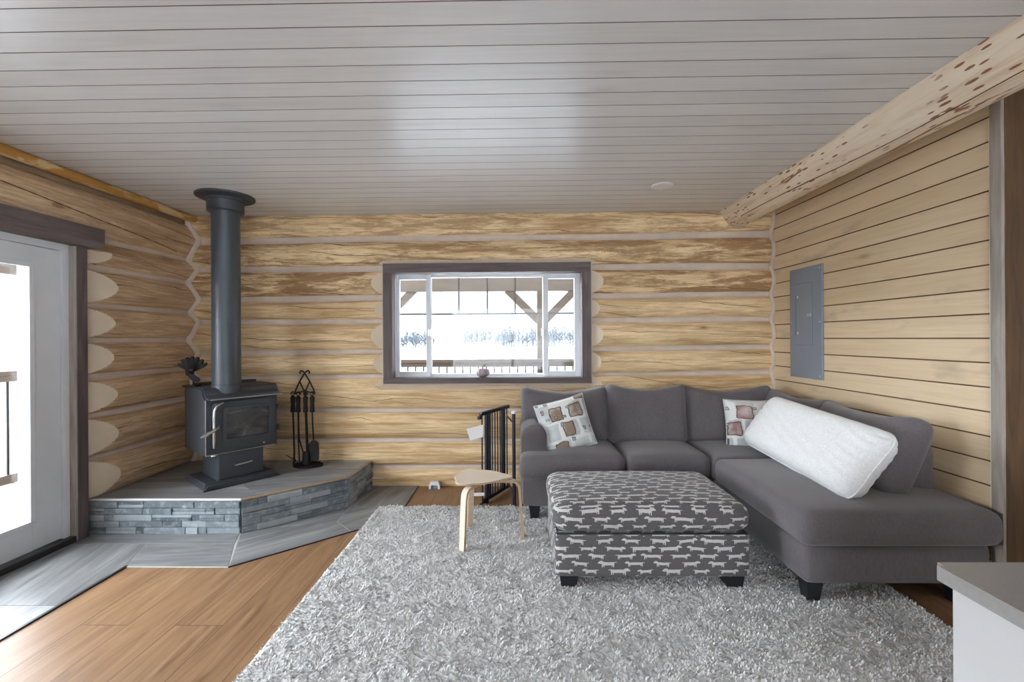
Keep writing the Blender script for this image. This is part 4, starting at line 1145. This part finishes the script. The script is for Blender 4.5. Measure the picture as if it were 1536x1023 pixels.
# ------------------------------------------------------------------ loose pillows
def pillow(name, label, size, o, u, v, thick, mat, p=2.6, corner=.06, n=28, seed=0, rnd=0.0, crinkle=0.0, sag=.0):
    """two puffed panels sewn round the edge, with its seam as a part"""
    w, h = size
    T = axes(o, u, v); bm = B(); uvl = bm.loops.layers.uv.new('UVMap')
    wv = waves(seed + 300, .02, 5, 3, 12)
    rows = {}
    def pt(i, j, sd):
        a, b = -1 + 2 * i / n, -1 + 2 * j / n
        key = (i, j, 0 if i in (0, n) or j in (0, n) else sd)
        if key in rows: return rows[key]
        e = max(0.0, (1 - abs(a) ** p)) * max(0.0, (1 - abs(b) ** p))
        zz = sd * thick / 2 * e ** .5 * (1 + wv(a * 1.5 + b * 2) * 2.2)
        x = a * w / 2 * (1 - corner * (1 - abs(b) ** 2) * abs(a) ** 3); y = b * h / 2 * (1 - corner * (1 - abs(a) ** 2) * abs(b) ** 3)
        if rnd:
            ix, iy = max(-w / 2 + rnd, min(w / 2 - rnd, x)), max(-h / 2 + rnd, min(h / 2 - rnd, y)); dx, dy = x - ix, y - iy; dl = math.hypot(dx, dy)
            if dl > 1e-6: m_ = max(abs(dx), abs(dy)); x, y = ix + dx / dl * m_, iy + dy / dl * m_
        if crinkle: zz += crinkle * sd * e ** .5 * (math.sin(b * 26 + 3 * math.sin(a * 9)) * max(0, abs(a) - .62) * 2.2 + .8 * math.sin(a * 11 + b * 6 + 2 * math.sin(b * 5)) * .5)
        y -= sag * (1 - a * a) * (b + 1) / 2
        zz += wv(a * 2.1 - b) * .25 * (1 - e)
        rows[key] = bm.verts.new((x, -zz, y)); return rows[key]
    for sd in (1, -1):
        for i in range(n):
            for j in range(n):
                q = [pt(i, j, sd), pt(i + 1, j, sd), pt(i + 1, j + 1, sd), pt(i, j + 1, sd)]
                f = bm.faces.new(q if sd > 0 else q[::-1])
                for l, (a, b) in zip(f.loops, ((i, j), (i + 1, j), (i + 1, j + 1), (i, j + 1)) if sd > 0 else ((i, j + 1), (i + 1, j + 1), (i + 1, j), (i, j))):
                    l[uvl].uv = (a / n * w / .42 + seed * .61, b / n * h / .42 + seed * .37)
    border = [rows[(i, 0, 0)].co.copy() for i in range(n)] + [rows[(n, j, 0)].co.copy() for j in range(n)] + [rows[(i, n, 0)].co.copy() for i in range(n, 0, -1)] + [rows[(0, j, 0)].co.copy() for j in range(n, 0, -1)]
    o_ = put(name, bm, mat, smooth=70); o_.matrix_world = T; tag(o_, label, 'pillow', 'patch-print throw pillows' if name == 'throw_pillow' else None)
    sb_ = B(); tube(sb_, border, .0045, 6, closed=True); put('seam', sb_, mat, o_)
    return o_
pillow('throw_pillow', 'patch-print throw pillow leaning on the sofa arm', (.42, .42), (.375, 3.66, .712), (.97, .06, .25), (-.30, .22, .93), .15, 'patch_brown', seed=1, corner=.05)
pillow('throw_pillow', 'patch-print throw pillow partly hidden behind the long white pillow', (.44, .40), (1.93, 3.70, .705), (.95, -.28, .02), (.06, .30, .93), .15, 'patch_red', seed=2, corner=.05)
pillow('body_pillow', 'long fluffy white pillow lying along the chaise', (1.17, .44), (1.905, 2.985, .735), (-.02, -1.08, -.05), (.30, .03, .42), .27, 'fluffy', p=5.0, corner=.02, seed=3, n=64, rnd=.085, crinkle=.0045)

# ------------------------------------------------------------------ ottoman
OX0, OX1, OY0, OY1 = .19, 1.285, 2.485, 3.17
ott = thing('storage_ottoman', 'storage ottoman in charcoal fabric printed with pale dachshunds', 'ottoman', ((OX0 + OX1) / 2, (OY0 + OY1) / 2, RG))
def box_uv(bm):
    uvl = bm.loops.layers.uv.verify(); bm.normal_update()
    for f in bm.faces:
        nn = f.normal
        for l in f.loops:
            c = l.vert.co
            if abs(nn.z) > .72: l[uvl].uv = (c.x, c.y + c.z + .3)
            elif abs(nn.y) >= abs(nn.x): l[uvl].uv = (c.x, c.z)
            else: l[uvl].uv = (c.y + 3, c.z)
HX, HY = (OX1 - OX0) / 2, (OY1 - OY0) / 2
bm = B(); rcube(bm, HX - .008, HY - .008, .118, (.02, .02, .012), 10, None, Matrix.Translation((0, 0, .068 + .118))); box_uv(bm); put('body', bm, 'dogs', ott, smooth=50)
def lidfn(q):
    q = q.copy(); u, v = q.x / HX, q.y / HY
    if q.z > 0: q.z += .028 * (1 - u * u) * (1 - v * v)
    k = 1 + .012 * (1 - (q.z / .09) ** 2); q.x *= k; q.y *= k
    return q
bm = B(); rcube(bm, HX, HY, .082, (.085, .075, .062), 18, lidfn, Matrix.Translation((0, 0, .306 + .082))); box_uv(bm); put('lid', bm, 'dogs', ott, smooth=60)
bm = B(); tube(bm, [((HX - .02) * a, (HY - .02) * b, .3045) for a, b in ((-1, -1), (1, -1), (1, 1), (-1, 1))], .006, 6, closed=True); put('lid_gap', bm, 'black_foot', ott)
for sx in (-1, 1):
    for sy in (-1, 1):
        bm = B(); foot(bm, sx * (HX - .085), sy * (HY - .075), 0, .070, .105, .82); put('leg', bm, 'black_foot', ott, smooth=0)

# ------------------------------------------------------------------ stool
SX, SY = -.235, 3.137
stool = thing('plywood_stool', 'birch plywood stool with three bent legs on the rug', 'stool', (SX, SY, RG))
feet = [(-.381 - SX, 2.938 - SY), (-.372 - SX, 3.332 - SY), (.022 - SX, 3.145 - SY)]
tri = [(-.205, -.215), (-.195, .222), (.245, .006)]
def rtri(off, n=12, r=.095):
    o = []
    pts_ = [Vector(p) for p in tri]
    for i in range(3):
        p0, p1, p2 = pts_[i - 1], pts_[i], pts_[(i + 1) % 3]
        a = (p0 - p1).normalized(); b = (p2 - p1).normalized(); k = r * 1.5
        s, e = p1 + a * k, p1 + b * k
        for t in range(n + 1):
            t /= n; q = s * (1 - t) ** 2 + p1 * 2 * t * (1 - t) + e * t * t
            o.append(q)
    # bow the sides out
    c = sum(o, Vector((0, 0))) / len(o)
    res = []
    m = len(o)
    for i in range(m):
        res.append(o[i]); nxt = o[(i + 1) % m]
        if (nxt - o[i]).length > .06:
            for t in np.linspace(0, 1, 9)[1:-1]:
                q = o[i].lerp(nxt, t); nn = (q - c).normalized(); res.append(q + nn * .022 * 4 * t * (1 - t))
    return [tuple(c + (q - c) * (1 + off)) for q in res]
bm = B()
lay = [(-.035, .418), (0, .422), (0, .430), (-.02, .4335)]
rr_ = [[bm.verts.new((x, y, z)) for x, y in rtri(o_)] for o_, z in lay]
for q, (A_, B_) in enumerate(zip(rr_, rr_[1:])):
    for j in range(len(A_)):
        f = bm.faces.new((A_[j], A_[(j + 1) % len(A_)], B_[(j + 1) % len(A_)], B_[j])); f.material_index = 1 if q == 1 else 0
bm.faces.new(rr_[0][::-1]); bm.faces.new(rr_[-1]); put('seat', bm, ['ply', 'ply_edge'], stool, smooth=0)
for fx_, fy_ in feet:
    L = math.hypot(fx_, fy_); d = Vector((fx_ / L, fy_ / L, 0)); side = Vector((-d.y, d.x, 0))
    path = [(L, 0), (L - .012, .18), (L - .022, .33)] + [(L - .024 - .055 + .055 * math.cos(a), .345 + .055 * math.sin(a)) for a in np.linspace(0, PI / 2, 8)] + [(L - .14, .4005), (L - .2, .4005)]
    bm = B(); rings = []
    for i, (r_, z_) in enumerate(path):
        a, b = path[max(i - 1, 0)], path[min(i + 1, len(path) - 1)]
        t = Vector((b[0] - a[0], b[1] - a[1])).normalized(); nn = Vector((t.y, -t.x))
        hw = .0225; th = .0085 if i < len(path) - 1 else .006
        ring = []
        for sw, st_ in ((-1, -1), (1, -1), (1, 1), (-1, 1)):
            ring.append(bm.verts.new(d * (r_ + nn.x * th * st_) + side * hw * sw + Vector((0, 0, max(0, z_ + nn.y * th * st_)))))
        rings.append(ring)
    for A_, B_ in zip(rings, rings[1:]):
        for j in range(4):
            f = bm.faces.new((A_[j], A_[(j + 1) % 4], B_[(j + 1) % 4], B_[j])); f.material_index = 1 if j in (1, 3) else 0
    bm.faces.new(rings[0]); bm.faces.new(rings[-1]); put('leg', bm, ['ply', 'ply_edge'], stool, smooth=30)

# ------------------------------------------------------------------ folded safety gate
GA, GB = Vector((-.318, 3.792, 0)), Vector((-.102, 4.205, 0))
gate = thing('safety_gate', 'dark metal safety gate folded between log wall and sofa arm', 'safety gate', tuple(GA))
gd = (GB - GA); GL = gd.length; gth = math.atan2(gd.y, gd.x)
gate.rotation_euler = (0, 0, gth)     # local x runs along the panel
def gp(name, bm, mat='gate', smooth=40): return put(name, bm, mat, gate, smooth=smooth)
def rod(x, y, z0, z1, r, n=8): bm = B(); tube(bm, [(x, y, z0), (x, y, z1)], r, n); return bm
bm = B(); box(bm, -.02, GL, -.016, .016, .765, .795, .006); gp('top_rail', bm)
bm = B(); box(bm, .02, GL, -.014, .014, .022, .05, .005); gp('bottom_rail', bm)
gp('frame_post', rod(.075, .0, .0, .77, .017, 12)); gp('frame_post', rod(GL * .80, .0, .03, .77, .017, 12)); gp('frame_post', rod(.125, .0, .03, .77, .013, 10))
for t in (.0, .36, .46, .56, .66, .72, .93): gp('bar', rod(GL * t + .004, 0, .012 if t == 0 else .045, .77, .006))
bm = B(); lathe(bm, [(.006, -.02), (.018, -.015), (.020, .0), (.018, .015), (.006, .02)], 14); bm.transform(Matrix.Translation((-.035, 0, .755))); gp('pressure_knob', bm)
bm = B(); tube(bm, [(-.03, 0, .02), (.08, 0, .012)], .008, 8); gp('pressure_foot', bm)
bm = B(); T = Matrix.Rotation(-gth, 4, 'Z')
v = [T @ Vector(p) for p in ((-.125, -.02, .655), (.012, -.01, .69), (.012, -.01, .585), (-.095, -.02, .558))]
f0 = bm.faces.new([bm.verts.new(p) for p in v]); bm.faces.new([bm.verts.new(p + Vector((0, 0.003, 0))) for p in v[::-1]]); gp('paper_tag', bm, 'paper', 0)
bm = B(); v = [T @ Vector(p) for p in ((-.075, -.03, .118), (.02, -.02, .118), (.02, -.02, .09), (-.075, -.03, .09))]
bm.faces.new([bm.verts.new(p) for p in v]); bm.faces.new([bm.verts.new(p + Vector((0, 0.003, 0))) for p in v[::-1]]); gp('paper_tag', bm, 'paper', 0)
# hinged arm of the gate, standing nearer the sofa
Ti = Matrix.Rotation(-gth, 4, 'Z') @ Matrix.Translation(-GA)
P_ = Ti @ Vector((-.046, 3.775, 0))
gp('hinged_post', rod(P_.x, P_.y, .0, .785, .015, 12))
bm = B(); lathe(bm, [(.016, .783), (.023, .785), (.023, .80), (.012, .806)], 14); bm.transform(Matrix.Translation((P_.x, P_.y, 0))); gp('cap', bm, 'white_plastic')
Q_ = Vector((GL * .93, 0, 0))
for z in (.70, .10): 
    bm = B(); tube(bm, [(P_.x, P_.y, z), (Q_.x, Q_.y, z)], .007, 8); gp('hinge_bar', bm)
bm = B(); tube(bm, [(P_.x - .03, P_.y, .008), (P_.x + .03, P_.y, .008)], .009, 8); gp('pressure_foot', bm)

# small white box on the floor by the wall
bx = thing('pest_trap', 'small white plastic trap on the floor at the log wall', 'trap', (-.805, 4.225, 0))
bm = B(); pf = [(-.052, 0), (-.052, .035), (-.036, .068), (.036, .068), (.052, .035), (.052, 0), (.034, 0), (.034, .026), (.026, .036), (-.026, .036), (-.034, .026), (-.034, 0)]
prism(bm, pf, -.02, .025, T=Matrix(((1, 0, 0, 0), (0, 0, 1, 0), (0, 1, 0, 0), (0, 0, 0, 1)))); put('shell', bm, 'white_plastic', bx, smooth=0)
bm = B(); box(bm, -.033, .033, .0, .024, .0, .034); put('entrance', bm, 'panel_grey', bx, smooth=0)

# pumpkin on the window ledge
pk = thing('pumpkin', 'small ribbed pumpkin on the window ledge, its colour greyed for glare', 'pumpkin', (-.352, 4.345, IZ0))
bm = B(); rings = []
for k in range(13):
    a = -PI / 2 + PI * k / 12; ring = []
    for j in range(48):
        t = 2 * PI * j / 48; r = .066 * math.cos(a) ** .8 * (1 - .10 * abs(math.sin(4.5 * t)) ** .5 + .05) if 0 < k < 12 else .006
        ring.append(bm.verts.new((r * math.cos(t), r * math.sin(t), .047 + .047 * math.sin(a) - (.01 * max(0, math.sin(a)) ** 6))))
    rings.append(ring)
for A_, B_ in zip(rings, rings[1:]):
    for j in range(48): bm.faces.new((A_[j], A_[(j + 1) % 48], B_[(j + 1) % 48], B_[j]))
bm.faces.new(rings[0][::-1]); bm.faces.new(rings[-1]); put('flesh', bm, 'pumpkin', pk, smooth=60)
bm = B(); tube(bm, [(0, 0, .08), (.002, 0, .10), (.010, 0, .115)], [.010, .007, .008], 8); put('stem', bm, 'stem', pk)

# ------------------------------------------------------------------ kitchen counter in the near right corner
cnt = thing('kitchen_counter', 'white kitchen peninsula with pale stone top in the near right corner', 'kitchen counter', (1.6, .4, 0))
CO = Matrix.Translation((-1.6, -.4, 0))
bm = B()
box(bm, .922, 2.2, -.6, 1.016, .880, .912, 0)
es = [e for e in bm.edges if abs(e.verts[0].co.z - e.verts[1].co.z) > .01 and max(abs(v.co.x - .922) for v in e.verts) < .01 and max(abs(v.co.y - 1.016) for v in e.verts) < .01]
bmesh.ops.bevel(bm, geom=es, offset=.014, segments=4, affect='EDGES'); bm.transform(CO); put('worktop', bm, 'counter', cnt, smooth=40)
bm = B(); box(bm, .946, 2.18, -.58, .992, .0, .880, .002); bm.transform(CO); put('cabinet', bm, 'white_cab', cnt, smooth=0)

bm = B(); prism(bm, [(-4.2, 2.8), (5.9, 2.8), (5.9, 2.95), (.9, 5.2), (-4.2, 2.95)], -4.3, 5.3, T=Matrix(((1, 0, 0, 0), (0, 0, 1, 0), (0, 1, 0, 0), (0, 0, 0, 1))))
struct(put('roof', bm, 'ext', smooth=0))  # unseen roof, added to shade the house side of the porch beam
# ------------------------------------------------------------------ outside: deck, railings, posts, snow
GZ = -.75
bm = boards(-5.4, 4.0, 4.56, 6.75, .14, lambda s, a, d: Vector((s, a, -.06 - d)), .006, .012)
bm2 = boards(-2.0, 4.6, -5.4, -3.42, .14, lambda s, a, d: Vector((a, s, -.06 - d)), .006, .012)
me2 = bpy.data.meshes.new('t'); bm2.to_mesh(me2); bm2.free(); bm.from_mesh(me2); bpy.data.meshes.remove(me2)
struct(put('deck', bm, ['deck', 'groove'], smooth=0, recalc=False), 'snow-dusted board deck outside', 'deck')
bm = B(); box(bm, -5.38, 4, 6.72, 6.75, GZ, -.075); box(bm, -5.4, -5.37, -2, 6.75, GZ, -.075)
struct(put('deck_skirt', bm, 'rail_wood', smooth=0), 'board skirt of the deck', 'deck skirt')
bm = B(); bmesh.ops.create_grid(bm, x_segments=60, y_segments=60, size=400); w = waves(5, .4, 5, .01, .06)
for v in bm.verts: v.co.z = GZ + (w(v.co.x) + w(v.co.y * 1.3)) * min(1, v.co.length / 200)
struct(put('ground', bm, 'snow', smooth=60), 'flat snow-covered field outside', 'ground')
RYP = 6.5
RRY = 6.36
def railing(name, label, p0, p1, skip=()):
    p0, p1 = Vector(p0), Vector(p1); d = p1 - p0; L = d.length; th = math.atan2(d.y, d.x)
    r = thing(name, label, 'railing', tuple(p0), th, 'deck railings')
    bm = B(); box(bm, 0, L, -.06, .06, 1.14, 1.185, .006); box(bm, 0, L, -.022, .022, 1.075, 1.14); put('top_rail', bm, 'rail_wood', r, smooth=0)
    bm = B(); box(bm, 0, L, -.022, .022, .06, .15); put('bottom_rail', bm, 'rail_wood', r, smooth=0)
    base = None; x = .055
    while x < L:
        if base is None:
            bm = B(); tube(bm, [(0, 0, .10), (0, 0, 1.10)], .012, 6); base = put('baluster', bm, 'iron', r, smooth=0); o_ = base
        else:
            o_ = base.copy(); C.objects.link(o_); o_.parent = r
        o_.location = (x, 0, 0); x += .112
    return r
railing('deck_railing', 'wooden deck railing with thin dark balusters outside the back window', (-5.0, RRY, -.06), (3.5, RRY, -.06))
railing('deck_railing', 'wooden deck railing with thin dark balusters outside the left door', (-5.10, -1.5, -.06), (-5.10, 6.3, -.06))
bm = B(); box(bm, -5.5, 4.2, RYP - .07, RYP + .07, 2.10, 2.34, .006); put('porch_beam', bm, 'porch_x', smooth=0)
tag(bpy.data.objects['porch_beam'], 'heavy pale timber beam across the top of the back window view', 'beam', 'porch beams')
bm = B(); box(bm, -5.31, -5.17, -2, RYP - .08, 2.10, 2.34, .006); o = put('porch_beam', bm, 'porch_x', smooth=0)
tag(o, 'heavy pale timber beam seen high through the left door glass', 'beam', 'porch beams')
def porch_post(x, y, label, dirs):
    t = thing('porch_post', label, 'post', (x, y, -.06), 0, 'timber porch posts')
    bm = B(); box(bm, -.07, .07, -.07, .07, 0, 2.16, .008); put('post', bm, 'porch_x', t, smooth=0)
    for sx, sy in dirs:
        bm = B(); T = axes(Vector((sx * .06, sy * .06, 1.74)), (sx, sy, 1.0), (-sx, -sy, 1))
        box(bm, -.04, .62, -.055, .055, -.05, .06, .005, T=T); put('brace', bm, 'porch_x', t, smooth=0)
porch_post(.335, RYP, 'timber porch post with two knee braces at the right of the window view', [(-1, 0), (1, 0)])
porch_post(-2.02, RYP, 'timber porch post whose knee brace crosses the left window sash', [(-1, 0), (1, 0)])
porch_post(-5.24, RYP, 'timber porch post at the far left corner of the deck', [(1, 0), (0, -1)])

# frosted trees far across the field: a blur of twigs nobody could count
def treeline(name, x0, x1, y, n, hmin, hmax, label, seed):
    rr = random.Random(seed); bm = B()
    for k in range(n):
        x = rr.uniform(x0, x1); yy = y + rr.uniform(-10, 10); h_ = rr.uniform(hmin, hmax)
        tube(bm, [(x, yy, GZ - .5), (x + rr.uniform(-.3, .3), yy, GZ + h_)], [.16, .03], 4)
        for q in range(16):
            z = rr.uniform(.12, .95) * h_; a = rr.uniform(0, 6.28); L = (h_ - z) * rr.uniform(.25, .5) + .4
            tube(bm, [(x, yy, GZ + z), (x + math.cos(a) * L * .6, yy + math.sin(a) * L * .6, GZ + z + L * .6), (x + math.cos(a) * L, yy + math.sin(a) * L, GZ + z + L * 1.1)], [.09, .06, .02], 3, cap=False)
    o_ = put(name, bm, 'frost', smooth=0, recalc=False); tag(o_, label, 'trees', kind='stuff'); return o_
treeline('tree_line', -14, 18, 118, 110, 3.0, 5.6, 'hazy row of frosted trees across the field beyond the middle pane', 1)
treeline('tree_line', -36, -24, 120, 40, 2.0, 4.4, 'hazy frosted trees across the field seen through the left sash', 2)
treeline('tree_line', -190, -125, 70, 90, 2.5, 5.0, 'hazy frosted trees seen through the left door glass', 3)
def shed(x, y, w, h_, label, mat, roof):
    t = thing('field_shed', label, 'shed', (x, y, GZ), 0, 'small sheds in the field')
    bm = B(); box(bm, -w / 2, w / 2, -2, 2, -.3, h_); put('walls', bm, mat, t, smooth=0)
    bm = B(); prism(bm, [(-2.3, h_), (2.3, h_), (0, h_ + roof)], -w / 2 - .2, w / 2 + .2, T=Matrix(((0, 0, 1, 0), (1, 0, 0, 0), (0, 1, 0, 0), (0, 0, 0, 1)))); put('roof', bm, 'snow', t, smooth=0)
    bm = B()
    for k in range(3): box(bm, -w * .35 + k * w * .28, -w * .35 + k * w * .28 + w * .12, -2.05, -1.98, h_ * .35, h_ * .75)
    put('openings', bm, 'grille', t, smooth=0)
shed(-14.9, 92, 3.9, 1.35, 'low brown shed alone in the snowy field', 'shed', .25)
shed(-8.6, 100, 4.6, .95, 'low white-roofed shed in front of the far trees', 'shed', .35)

# ------------------------------------------------------------------ light, world, camera
wd = bpy.data.worlds.new('overcast'); bpy.context.scene.world = wd; wd.use_nodes = True
nt = wd.node_tree; nt.nodes.clear()
bg = nt.nodes.new('ShaderNodeBackground'); wo = nt.nodes.new('ShaderNodeOutputWorld'); nt.links.new(bg.outputs[0], wo.inputs[0])
# low winter sun behind cloud, on the side of the house behind the camera and to the left
tcw = nt.nodes.new('ShaderNodeTexCoord'); dt = nt.nodes.new('ShaderNodeVectorMath'); dt.operation = 'DOT_PRODUCT'
dt.inputs[1].default_value = Vector((-.97, -.20, .12)).normalized(); nt.links.new(tcw.outputs['Generated'], dt.inputs[0])
mr = nt.nodes.new('ShaderNodeMapRange'); mr.interpolation_type = 'SMOOTHSTEP'
mr.inputs['From Min'].default_value = 0.0; mr.inputs['From Max'].default_value = 1.0; mr.inputs['To Min'].default_value = 1.9; mr.inputs['To Max'].default_value = 31.0
nt.links.new(dt.outputs['Value'], mr.inputs['Value']); nt.links.new(mr.outputs[0], bg.inputs[1])
bg.inputs[0].default_value = (.89, .95, 1.03, 1)
def portal(loc, rot, sx, sy):
    l = bpy.data.lights.new('portal', 'AREA'); l.shape = 'RECTANGLE'; l.size = sx; l.size_y = sy; l.cycles.is_portal = True
    o_ = bpy.data.objects.new('portal', l); C.objects.link(o_); o_.location = loc; o_.rotation_euler = rot
portal(((IX0 + IX1) / 2, 4.52, (IZ0 + IZ1) / 2), (PI / 2 * -1, 0, 0), IX1 - IX0, IZ1 - IZ0)
portal((XL - .16, (1.0 + GY1) / 2, (GZ0 + GZ1) / 2), (0, -PI / 2, 0), GZ1 - GZ0, GY1 - 1.0)
portal(((RX0 + RX1) / 2, REAR - .16, (RZ0 + RZ1) / 2), (PI / 2, 0, 0), RX1 - RX0, RZ1 - RZ0)

cam = bpy.data.cameras.new('camera'); co_ = bpy.data.objects.new('camera', cam); C.objects.link(co_)
psi, rho = math.atan(10 / 670), .006
r = Vector((math.cos(psi), math.sin(psi), 0)); fw = Vector((-math.sin(psi), math.cos(psi), 0)); up = Vector((0, 0, 1))
r2 = r * math.cos(rho) - up * math.sin(rho); u2 = up * math.cos(rho) + r * math.sin(rho)
co_.matrix_world = Matrix(((r2.x, u2.x, -fw.x, 0), (r2.y, u2.y, -fw.y, 0), (r2.z, u2.z, -fw.z, 1.42), (0, 0, 0, 1)))
cam.sensor_width = 36; cam.lens = 670 / 1536 * 36; cam.shift_y = -4 / 1536; cam.clip_start = .05; cam.clip_end = 1500
sc = bpy.context.scene; sc.camera = co_
sc.view_settings.view_transform = 'Standard'; sc.view_settings.look = 'None'; sc.view_settings.gamma = 1; sc.view_settings.use_curve_mapping = False
sc.view_settings.exposure = 0.19
sc.cycles.use_denoising = True
sc.cycles.max_bounces = 10; sc.cycles.diffuse_bounces = 6; sc.cycles.transparent_max_bounces = 12
sc.cycles.sample_clamp_indirect = 8
